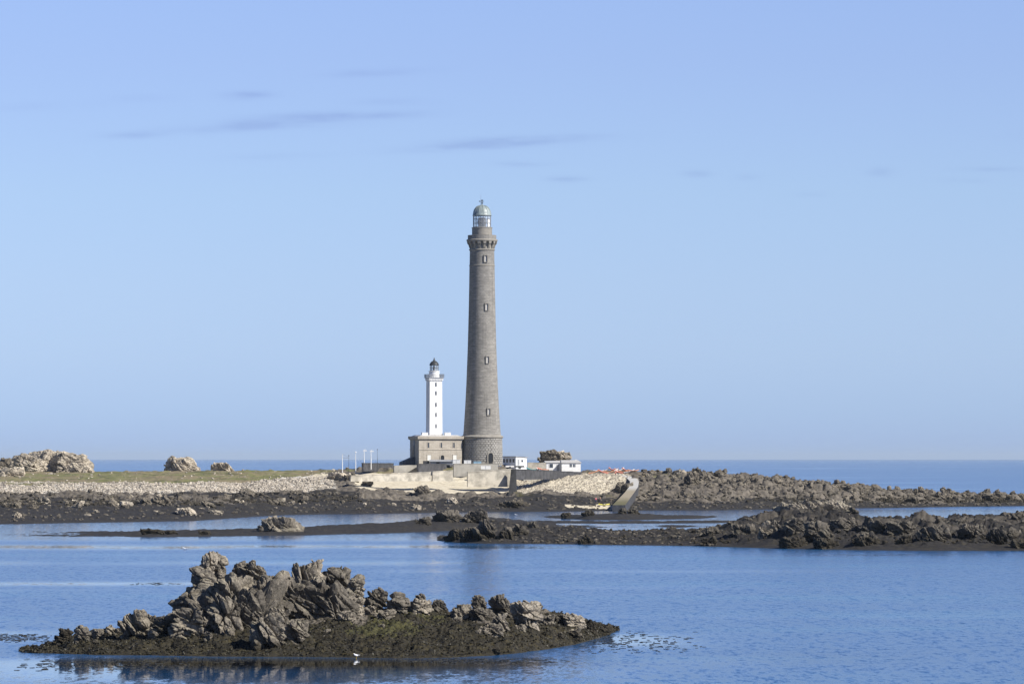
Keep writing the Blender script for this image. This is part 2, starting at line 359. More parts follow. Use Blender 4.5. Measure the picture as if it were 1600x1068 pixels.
# ------------------------------------------------------------------ sea
def water_mat():
    t = NT('sea_water'); p = t.pos(); s = t.sep(p)
    # wind slicks (calm) against ripples, long in x
    ps = t.scalev(p, .0032, .0085, 0); sl = t.noise(ps, 1, 3, .5)
    ps2 = t.scalev(p, .02, .05, 0); sl2 = t.noise(ps2, 1, 3, .5)
    calm = t.math('MULTIPLY', .86, t.ramp(t.math('ADD', sl, t.math('MULTIPLY', t.math('SUBTRACT', sl2, .5), .18)), .56, .76))
    # sheltered water close in behind and around the foreground islet
    at = t.attr('shelter')
    calm = t.math('MAXIMUM', calm, at)
    def nv(fx, fy, det):
        n = t.new('TexNoise'); n.inputs['Scale'].default_value = 1; n.inputs['Detail'].default_value = det; n.inputs['Roughness'].default_value = .6
        t.lk(t.scalev(p, fx, fy, 1), n.inputs['Vector']); v = t.new('VectorMath'); v.operation = 'SUBTRACT'; t.lk(n.outputs['Color'], v.inputs[0]); v.inputs[1].default_value = (.5, .5, .5); return v.outputs[0]
    a = nv(4.6, 1.1, 3); b = nv(1.5, .34, 2)
    add = t.new('VectorMath'); add.operation = 'ADD'; t.lk(a, add.inputs[0]); t.lk(b, add.inputs[1])
    inv = t.math('SUBTRACT', 1.0, calm, clamp=True); amp = t.math('ADD', t.math('MULTIPLY', t.math('POWER', inv, 1.4), .33), .018)
    sca = t.new('VectorMath'); sca.operation = 'SCALE'; t.lk(add.outputs[0], sca.inputs[0]); t.lk(amp, sca.inputs['Scale'])
    fl = t.scalev(sca.outputs[0], 1, 1, 0); ad2 = t.new('VectorMath'); ad2.operation = 'ADD'; t.lk(fl, ad2.inputs[0]); ad2.inputs[1].default_value = (0, 0, 1)
    nn = t.new('VectorMath'); nn.operation = 'NORMALIZE'; t.lk(ad2.outputs[0], nn.inputs[0])
    rough = t.math('ADD', t.math('MULTIPLY', t.math('POWER', inv, .8), .15), .035)
    shal = t.ramp(t.noise(t.scalev(p, .012, .03, 0), 1, 3, .5), .5, .7)
    c = t.mix(shal, (.020, .092, .235), (.032, .13, .265)); c = t.mix(t.attr('dark_reflection'), c, (.014, .014, .015))  # base colour goes near-black to paint the islet's reflection
    t.b.inputs['IOR'].default_value = 1.333
    t.fin(c, rough, None, .5); t.lk(nn.outputs[0], t.b.inputs['Normal']); return t.m
M['water'] = water_mat()
def sea():
    ys = np.concatenate([np.linspace(-200, 200, 12), np.linspace(210, 1000, 160), np.linspace(1010, 1700, 70), np.geomspace(1750, 90000, 40)])
    xs = np.concatenate([-np.geomspace(60000, 120, 24), np.linspace(-110, 110, 90), np.geomspace(120, 60000, 24)])
    XX, YY = np.meshgrid(xs, ys); nx, ny = len(xs), len(ys)
    V = np.stack([XX, YY, 0*XX], -1).reshape(-1, 3)
    i = (np.arange(ny-1)[:, None]*nx+np.arange(nx-1)[None]).ravel(); Fq = np.stack([i, i+1, i+nx+1, i+nx], 1)
    me = np_mesh('sea', V, Fq, False); x, y = V[:, 0], V[:, 1]
    px = CX+F*x/np.maximum(y, 50)
    nb = fbm(np.stack([x*.05, y*.03, 0*x], 1), 3, 5)*.45
    # lee of the foreground islet, the channels between the skerries and the island
    sh = 1.5*np.exp(-((y-352)/np.where(y < 352, 32, 12))**2-((x+22)/23)**2)
    sh += np.exp(-((y-405)/7)**2-((x-6-(y-400)*.3)/7)**2)*.8+np.exp(-((y-395)/8)**2-((x+42)/7)**2)*.7
    sh += sstep(850, 900, y)*(1-sstep(1380, 1480, y))*.64
    sh += np.exp(-((y-815)/22)**2)*(1-sstep(-5, 25, x))*.9+np.exp(-((y-690)/14)**2)*(1-sstep(-18, 8, x))*.45+np.exp(-((y-640)/10)**2)*sstep(-24, -5, x)*(1-sstep(20, 55, x))*.35
    sh += np.exp(-((y-575)/10)**2)*(1-sstep(-26, -12, x))*1.0
    sh += np.exp(-((y-393)/11)**2-((x-10)/4.6)**2)*1.15+np.exp(-((y-410)/8)**2-((x+45)/9)**2)*.9
    bed = np.clip(1.5*np.exp(-((y-352)/9)**2-((x+14)/20)**4)+nb*.6, 0, 1)*(y < 380)*(y > 320)  # mask of the islet's dark reflection, painted into the water colour
    sh = np.clip(sh+nb*np.clip(sh*4, 0, 1)*(y < 840)*(1-sstep(1.0, 1.3, sh)), 0, 1)
    at = me.attributes.new('shelter', 'FLOAT', 'POINT'); at.data.foreach_set('value', sh.astype(np.float32))
    at = me.attributes.new('dark_reflection', 'FLOAT', 'POINT'); at.data.foreach_set('value', bed.astype(np.float32))
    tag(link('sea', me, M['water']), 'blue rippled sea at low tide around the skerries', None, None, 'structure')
sea()

# ------------------------------------------------------------------ ground
def fan(name, pts, knots, rows, step, mat, disp, zones, label):
    """pts: pixel columns; knots(px) -> list of arrays (d, z) ; rows per segment"""
    px = np.arange(pts[0], pts[1], step); K = knots(px); n = len(px)
    D = []; ZZ = []; KK = []
    for k in range(len(K)-1):
        for r in range(rows[k]+(1 if k == len(K)-2 else 0)):
            t = r/rows[k]; D.append(K[k][0]*(1-t)+K[k+1][0]*t); ZZ.append(K[k][1]*(1-t)+K[k+1][1]*t); KK.append(np.full(n, k+t))
    D = np.array(D); ZZ = np.array(ZZ); KK = np.array(KK); m = len(D)
    PX = np.broadcast_to(px, D.shape); XX = (PX-CX)/F*D
    pos = np.stack([XX.ravel(), D.ravel(), ZZ.ravel()], 1)
    at = zones(PX.ravel(), KK.ravel(), pos)
    dz = disp(PX.ravel(), KK.ravel(), pos, at); pos[:, 2] += dz
    i = (np.arange(m-1)[:, None]*n+np.arange(n-1)[None]).ravel(); Fq = np.stack([i, i+1, i+n+1, i+n], 1)
    me = np_mesh(name, pos, Fq, True)
    for a, v in at.items():
        A = me.attributes.new(a, 'FLOAT', 'POINT'); A.data.foreach_set('value', v.astype(np.float32))
    o = link(name, me, mat); tag(o, label, None, None, 'structure')
    return dict(o=o, pos=pos.reshape(m, n, 3), px=px, K=KK)
def I(px, xs, ys): return np.interp(px, xs, ys)
def xyh(p, s): return np.stack([p[:, 0]*s, p[:, 1]*s, 0*p[:, 0]], 1)
def boulders(p, s, seed, lo=.35):
    f1, f2, cr = voro(np.stack([p[:, 0]*s, p[:, 1]*s, 0*p[:, 0]+.5], 1), seed, .8)
    r = .30+.28*cr
    return np.sqrt(np.maximum(0, 1-(f1/r)**2))*(cr*.7+lo)*(cr > .25), cr

# --- the lighthouse island
IX = [-700, -60, 0, 150, 300, 400, 450, 500, 560, 650, 720, 790, 850, 950, 1000, 1100, 1200, 1300, 1400, 1500, 1600, 1800, 2100]
Yw = [824, 820, 818.7, 816, 813.5, 806.5, 804, 803, 803, 801, 800, 799, 799, 797.5, 797, 797, 795.5, 794, 793, 791, 790, 789, 788]
Yk = [790, 789, 788, 787, 785, 783, 783, 783, 784, 785, 783, 778, 776, 779, 782, 783, 783, 784, 787, 786, 786, 786, 787]
Yr = [766, 765, 765, 767, 768, 768, 763, 760, 762, 771, 775, 773, 764, 769, 765, 758, 760, 768, 775, 780, 783, 785, 787]
Ys = [755, 755, 755, 754, 751, 747, 748, 746, 747, 754, 757, 760, 748, 745, 747, 749, 753, 764, 771, 777, 781, 784, 786.5]
Yc = [737, 737, 737, 737, 735.5, 735.5, 735, 734, 733, 729, 727, 730, 737, 737.5, 737, 743, 749, 762, 769.5, 775.5, 780, 784, 786]
def isl_knots(px):
    yw, yk, yr, ys, yc = [I(px, IX, a) for a in (Yw, Yk, Yr, Ys, Yc)]
    dw = DW(yw); dc = I(px, [-700, 770, 830, 1000, 1300, 1600, 2100], [1470, 1475, 1522, 1520, 1510, 1560, 1590])
    dk = dw+.32*(dc-dw); dr = dw+.58*(dc-dw); ds = dw+.76*(dc-dw)
    g = lambda y, d: H-(y-HY)*d/F
    zc = g(yc, dc)
    return [(dw-10, 0*px-1.2), (dw, 0*px), (dk, g(yk, dk)), (dr, g(yr, dr)), (ds, g(ys, ds)), (dc, zc), (dc+90, zc-.4), (dc+150, 0*px-1.5)]
def isl_zones(PX, K, p):
    n = fbm(xyh(p, .06), 4, 3)*.5; k = K+n*.6+fbm(xyh(p, .022)+3, 3, 6)*.55*(1-sstep(4.0, 4.6, K))
    kelp = 1-sstep(2.0, 2.2, k)
    sand = sstep(540, 570, PX)*(1-sstep(796, 800, PX))*sstep(2.75, 3.0, k)*(1-sstep(4.6, 4.7, K))
    sand = np.maximum(sand, .9*sstep(470, 500, PX)*(1-sstep(640, 700, PX))*sstep(3.7, 3.9, K)*(1-sstep(4.4, 4.6, K)))
    sand = np.maximum(sand, sstep(878, 888, PX)*(1-sstep(960, 964, PX))*sstep(1.1, 1.16, K+n*.35)*(1-sstep(1.4, 1.5, K+n*.5)))
    shingle = sstep(2.6, 2.9, k)*(1-sstep(3.9, 4.0, k))*(1-sstep(985, 1010, PX))*(1-sstep(480, 560, PX)*(1-sstep(790, 800, PX)))
    shingle = np.maximum(shingle, .85*sstep(430, 480, PX)*(1-sstep(560, 600, PX))*sstep(2.9, 3.3, k)*(1-sstep(4.2, 4.5, k))*(n > -.05))
    bank = sstep(800, 806, PX)*(1-sstep(978, 990, PX))*sstep(2.5, 2.75, K+n*.3)*(1-sstep(4.55, 4.7, K)); shingle = np.maximum(shingle, bank); sand = np.maximum(sand, bank*.62)
    grass = sstep(3.88, 3.98, k)*(1-sstep(1000, 1110, PX))*(1-.8*sstep(430, 560, PX)*(n > 0))*(1-bank)
    moss = .5*sstep(795, 810, PX)*(1-sstep(960, 980, PX))*sstep(1.95, 2.1, K)*(1-sstep(2.7, 2.9, k))*(n > -.06)*(1-bank)
    kelp = np.maximum(kelp, .8*(fbm(xyh(p, .035), 3, 77) > .12)*(1-sstep(2.7, 2.9, K))*(PX < 560)); return dict(kelp=kelp, sand=sand, shingle=shingle, grass=grass, moss=moss)
def isl_disp(PX, K, p, at):
    dz = fbm(xyh(p, .05), 4, 11)*.7*sstep(1.0, 1.6, K)*(1-sstep(4.0, 5.0, K)*.8)
    b1, c1 = boulders(p, .22, 3); b2, c2 = boulders(p, .55, 5); b3, c3 = boulders(p, 1.2, 8)
    fade = sstep(1.0, 1.25, K)*(1-sstep(5.6, 6, K))
    rk = np.clip(1-at['kelp']*.85-at['grass']-at['sand']-at['shingle'], 0, 1)
    near = 1-sstep(1000, 1040, PX)*.0
    dz += rk*fade*(b1*1.2*(c1 > .5)+b2*.5+b3*.2)+at['kelp']*fade*(b1*.35*(c1 > .8)+b2*.18+fbm(xyh(p, .9), 3, 4)*.12)
    dz += at['shingle']*fade*(b2*.3*(c2 > .7)+b3*.35)
    dz += at['grass']*fade*(fbm(xyh(p, .3), 5, 21)*.55+b2*.25*(c2 > .93))
    dz += sstep(1020, 1100, PX)*(b1*.7*(c1 > .6))*sstep(2.2, 3, K)*(1-sstep(5.2, 5.6, K))
    return dz
ISL = fan('island_ground', (-700, 2100), isl_knots, [3, 34, 36, 34, 34, 10, 8], 1.7, M['ground_far'], isl_disp, isl_zones,
          'low rocky island ground of weed, shingle and grass below the lighthouses')

# --- ridge style skerries
def ridge_fan(name, xs, yf, yc, dc, db, step, rows, mat, disp, zones, label, ext=(0, 0)):
    def kn(px):
        a = I(px, xs, yf); c = I(px, xs, yc); D1 = I(px, xs, dc) if hasattr(dc, '__len__') else dc; D2 = I(px, xs, db) if hasattr(db, '__len__') else db
        df = DW(a); dcc = df+D1; zc = H-(c-HY)*dcc/F; zc = np.maximum(zc, -.4)
        sh = np.clip(zc/.6, -.3, 1)
        return [(df-6, 0*px-1), (df, -.05+0*px), (df+D1*.45, zc*.6), (dcc, zc), (dcc+D2*.5, zc*.55), (dcc+D2, 0*px-1)]
    return fan(name, (xs[0]-1, xs[-1]+1), kn, rows, step, mat, disp, zones, label)
def kelp_zone(PX, K, p, moss=None, rocky=0):
    n = fbm(xyh(p, .3), 4, 9)
    kelp = np.where(n > .25-rocky, 1-rocky, 1.)*np.ones(len(PX)); z = 0*PX
    return dict(kelp=kelp, sand=z, shingle=z, grass=z, moss=moss if moss is not None else z)
def kelp_disp(a=1., s=1., hum=0.):
    def f(PX, K, p, at):
        b1, c1 = boulders(p, .35*s, 31); b2, c2 = boulders(p, 1.0*s, 32)
        e = sstep(1.0, 1.5, K)*(1-sstep(4.4, 5, K))
        return e*a*(b1*.45+b2*.16*(1)+fbm(xyh(p, .22*s), 4, 33)*(.35+hum)+fbm(xyh(p, 2.2*s), 3, 34)*.10)
    return f
# foreground islet
FX = [30, 60, 100, 150, 200, 270, 330, 400, 500, 560, 620, 700, 760, 800, 860, 900, 940, 968]
FYf = [1018.5, 1020, 1021, 1022.5, 1023, 1024, 1025, 1025.5, 1026, 1027, 1028, 1027, 1024, 1021, 1013, 1006, 995, 984]
FYc = [1018, 1010, 999, 990, 982, 968, 950, 944, 942, 948, 956, 957, 950, 950, 958, 965, 976, 984]
FDc = [2, 6, 10, 13, 16, 20, 22, 24, 25, 26, 26, 26, 25, 24, 22, 17, 10, 3]
FDb = [3, 6, 8, 9, 10, 12, 14, 16, 16, 15, 15, 15, 15, 14, 13, 10, 7, 3]
def near_zones(PX, K, p):
    n = fbm(xyh(p, .35), 4, 19); ysc = HY+(H-p[:, 2])*F/p[:, 1]
    m = np.exp(-((PX-600)/125)**2-((ysc-978)/20)**2)*1.05+np.exp(-((PX-380)/60)**2-((ysc-985)/12)**2)*.25
    m = np.clip(m*(.72+n*1.3), 0, 1)
    z = kelp_zone(PX, K, p, m, 0)
    rk = sstep(270, 300, PX)*(1-sstep(560, 590, PX))*sstep(1.9, 2.3, p[:, 2]+n*1.2)
    rk = np.maximum(rk, sstep(690, 720, PX)*(1-sstep(850, 870, PX))*sstep(1.9, 2.4, p[:, 2]+n*1.5)*.9)
    z['kelp'] = z['kelp']*(1-rk); z['moss'] = m*(1-rk); return z
def near_disp(PX, K, p, at):
    e = sstep(.9, 1.35, K)*(1-sstep(4.4, 5, K)); b1, c1 = boulders(p, .8, 41); b2, c2 = boulders(p, 2.6, 42); b3, c3 = boulders(p, 6, 43)
    return e*(b1*.30*(c1 > .45)+b2*.15+b3*.05+fbm(xyh(p, .45), 4, 44)*.35+fbm(xyh(p, 3.5), 3, 45)*.09)
NEAR = ridge_fan('islet_ground', FX, FYf, FYc, FDc, FDb, 1.15, [3, 60, 60, 26, 16], M['ground_near'], near_disp, near_zones,
                 'weed covered slope of the foreground islet')
# long low bar behind, from the left edge to the middle
BX = [15, 60, 150, 240, 330, 400, 470, 540, 600, 650, 700, 760, 800, 850, 880]
BYf = [836, 838, 838.5, 839, 838, 837, 836, 834, 833, 831, 829, 827, 826, 825, 822]
BYc = [836.5, 835, 833.5, 831, 829, 826, 824, 820, 817, 813, 808, 808, 811, 817, 822]
BAR = ridge_fan('weed_bar_ground', BX, BYf, BYc, 40, 50, 1.6, [2, 12, 12, 8, 6], M['ground_mid'], kelp_disp(.55, .8), lambda a, b, c: kelp_zone(a, b, c), 'long low bar of dark weed left of the skerry')
# main middle skerry
SX = [684, 700, 730, 760, 800, 850, 900, 950, 1000, 1050, 1100, 1150, 1200, 1240, 1290, 1340, 1380, 1450, 1500, 1550, 1600, 1700, 1850, 1900]
SYf = [844, 846, 848, 849, 849, 849.5, 850, 851, 851.5, 852, 853, 854.5, 856, 857, 858, 859, 859.5, 860, 860, 860, 860, 860, 856, 850]
SYc = [844, 840, 828, 818, 818, 823, 827, 829.5, 831, 828, 827, 820, 810, 803, 803, 809, 811, 815, 816, 812, 808, 808, 830, 850]
SDc = [4, 20, 40, 50, 50, 45, 40, 35, 35, 35, 40, 50, 60, 65, 65, 60, 60, 55, 60, 70, 70, 60, 30, 6]
def sk_zone(PX, K, p):
    n = fbm(xyh(p, .12), 4, 51); r = sstep(1120, 1200, PX)*sstep(1.5, 2.2, K)*sstep(-.15, .1, n)
    z = 0*PX; return dict(kelp=1-r*.6, sand=z, shingle=z, grass=z, moss=z)
def sk_disp(PX, K, p, at):
    b1, c1 = boulders(p, .16, 61); b2, c2 = boulders(p, .42, 62); b3, c3 = boulders(p, 1.1, 63)
    e = sstep(1.0, 1.6, K)*(1-sstep(4.4, 5, K)); g = .35+.65*sstep(1080, 1180, PX)
    return e*(g*(b1*1.1+b2*.7)+b3*.25+fbm(xyh(p, .15), 4, 64)*(.2+.8*g)+fbm(xyh(p, 1.6), 3, 65)*.12)
SKR = ridge_fan('skerry_ground', SX, SYf, SYc, SDc, 50, 1.4, [2, 40, 40, 16, 8], M['ground_mid'], sk_disp, sk_zone, 'dark weed covered ground of the long middle skerry')
# thin weed bars in the channel
BARS = [BAR]
for xs, yf, yc, db in (([842, 880, 920, 980, 1040, 1090, 1130], [808, 810, 812, 812, 811, 810, 807.5], [808, 805, 803, 801, 804, 805, 807.5], 30),
                       ([800, 860, 940, 1040, 1120, 1180], [813, 817, 818, 817.5, 817, 814], [813, 814.5, 814, 814.2, 813, 814], 25),
                       ([860, 890, 940, 1000, 1060, 1110], [821, 823.5, 824, 823, 824, 822], [821, 821, 822.6, 822.6, 820.5, 822], 12),
                       ([1400, 1460, 1520, 1600, 1700, 1800], [817, 819, 821, 824, 824, 815], [817, 811, 805, 802, 801, 815], 40)):
    BARS.append(ridge_fan('weed_bar_ground', xs, yf, yc, 22, db, 1.8, [2, 8, 8, 5, 4], M['ground_mid'], kelp_disp(.35, .8), lambda a, b, c: kelp_zone(a, b, c), 'thin bar of dark weed bared by the tide in the channel'))

# ------------------------------------------------------------------ rocks
_ico = {}
def ico(sub):
    if sub not in _ico:
        import bmesh
        bm = bmesh.new(); bmesh.ops.create_icosphere(bm, subdivisions=sub, radius=1)
        V = np.array([v.co[:] for v in bm.verts]); Fc = np.array([[v.index for v in f.verts] for f in bm.faces]); bm.free(); _ico[sub] = (V, Fc)
    return _ico[sub]
def rotm(ax, ay, az):
    ca, sa, cb, sb, cc, s_ = math.cos(ax), math.sin(ax), math.cos(ay), math.sin(ay), math.cos(az), math.sin(az)
    return np.array([[cc, -s_, 0], [s_, cc, 0], [0, 0, 1]])@np.array([[cb, 0, sb], [0, 1, 0], [-sb, 0, cb]])@np.array([[1, 0, 0], [0, ca, -sa], [0, sa, ca]])
def rock_verts(size, seed, sub, blk=1.0, tilt=.6, crack=.15, step=.13, fine=.05, angular=.5, layers=1.9, shape=0):
    """granite block: rounded polyhedron cut by joint planes, then broken into stepped slabs tilted by `tilt`; metres"""
    rs = np.random.RandomState(seed); U, Fc = ico(sub); n = 9
    pl = rs.normal(size=(n, 3)); pl /= np.linalg.norm(pl, axis=1)[:, None]
    J = rotm(rs.uniform(-.3, .3), tilt*.4+rs.uniform(-.2, .2), rs.uniform(0, 3)); pl = np.vstack([pl, J, -J, [[0, 0, 1]]])
    h = rs.uniform(.72, 1.0, len(pl)); h[-1] = rs.uniform(.8, 1)
    dt = np.maximum(U@pl.T, 1e-3); q = h/dt; kk = 9+22*angular
    r = np.sum(q**(-kk), axis=1)**(-1/kk); p = U*r[:, None]
    if shape == 1: p[:, 0] += p[:, 2]*.35       # leaning right
    if shape == 2: p[:, 0] -= p[:, 2]*.35
    if shape == 3: p[:, :2] *= (1.0-.42*np.clip(p[:, 2:3], -1, 1))   # pointed
    mn, mx = p.min(0), p.max(0); S = np.array(size); p = (p-(mn+mx)/2)/(mx-mn)*S
    nrm = p/(S/2)**2; nrm /= np.linalg.norm(nrm, axis=1)[:, None]
    Rm = rotm(.2, tilt, .25); o = rs.uniform(0, 90, 3)
    wq = p+.16*blk*np.stack([fbm(p/blk*.8+o, 2, 71), fbm(p/blk*.8+o+9, 2, 72), fbm(p/blk*.8+o+21, 2, 73)], 1)
    q = (wq@Rm)/blk*np.array([.75, .75, layers])+o
    f1, f2, cr, tl = voro(q, seed % 97, full=True); g = np.exp(-((f2-f1)/.07)**2)
    q2 = q*2.3+5; a1, a2, c2, t2 = voro(q2, seed % 89+3, full=True); g2 = np.exp(-((a2-a1)/.10)**2)
    q3 = q*np.array([5.2, 5.2, 3.6])+11; b1, b2, c3, t3 = voro(q3, seed % 83+5, full=True)
    d = ((cr-.5)*1.4+tl*1.5)*step*blk*1.6-g*crack*blk*1.3+((c2-.5)*.8+t2*1.3)*step*blk*.8-g2*crack*blk*.6+((c3-.5)*.7+t3*1.2)*step*blk*.30
    d += fbm(p/blk*.6+o, 3, 75)*.16*blk+fbm(p/blk*6+o, 3, 77)*fine*blk*.22
    lim = min(S)*.22; d = np.clip(d, -lim*1.3, lim)
    p = p+nrm*d[:, None]; return p, Fc
def contact(T, px, py):
    '''distance at which the ground of T meets the sight line through (px, py); None above its crest'''
    j = int(round((px-T['px'][0])/(T['px'][1]-T['px'][0])))
    if j < 0 or j >= T['pos'].shape[1]: return None
    q = T['pos'][:, j]; ys = HY+(H-q[:, 2])*F/q[:, 1]; ok = np.where(ys <= py)[0]
    return float(q[ok[0], 1]) if len(ok) and ok[0] > 0 else None
def rock(name, x0, x1, yt, yb, d, label, seed, mat='rock_near', depth=None, on=None, sub=5, blk=None, cat='rock', group=None, sink=.3, rz=0, **kw):
    for T in (on or ()):
        hit = contact(T, (x0+x1)/2, yb)
        if hit: d = hit+min((x1-x0), (yb-yt)*2)*hit/F*(.3 if T is NEAR else .45); break
    s = d/F; wdt = (x1-x0)*s; hgt = (yb-yt)*s; full = hgt*(1+sink); dp = depth if depth else max(wdt, hgt)*.8
    if blk is None: blk = min(wdt, hgt)*.72
    p, Fc = rock_verts((wdt, dp, full), seed, sub, blk, **kw)
    zt = Z(yt, d); p[:, 2] += zt-p[:, 2].max(); cx = X((x0+x1)/2, d)
    zb = zt-full; me = np_mesh(name, p-np.array([0, 0, zb]), Fc, False)
    o = link(name, me, M[mat], None, (cx, d, zb)); tag(o, label, cat, group); return o

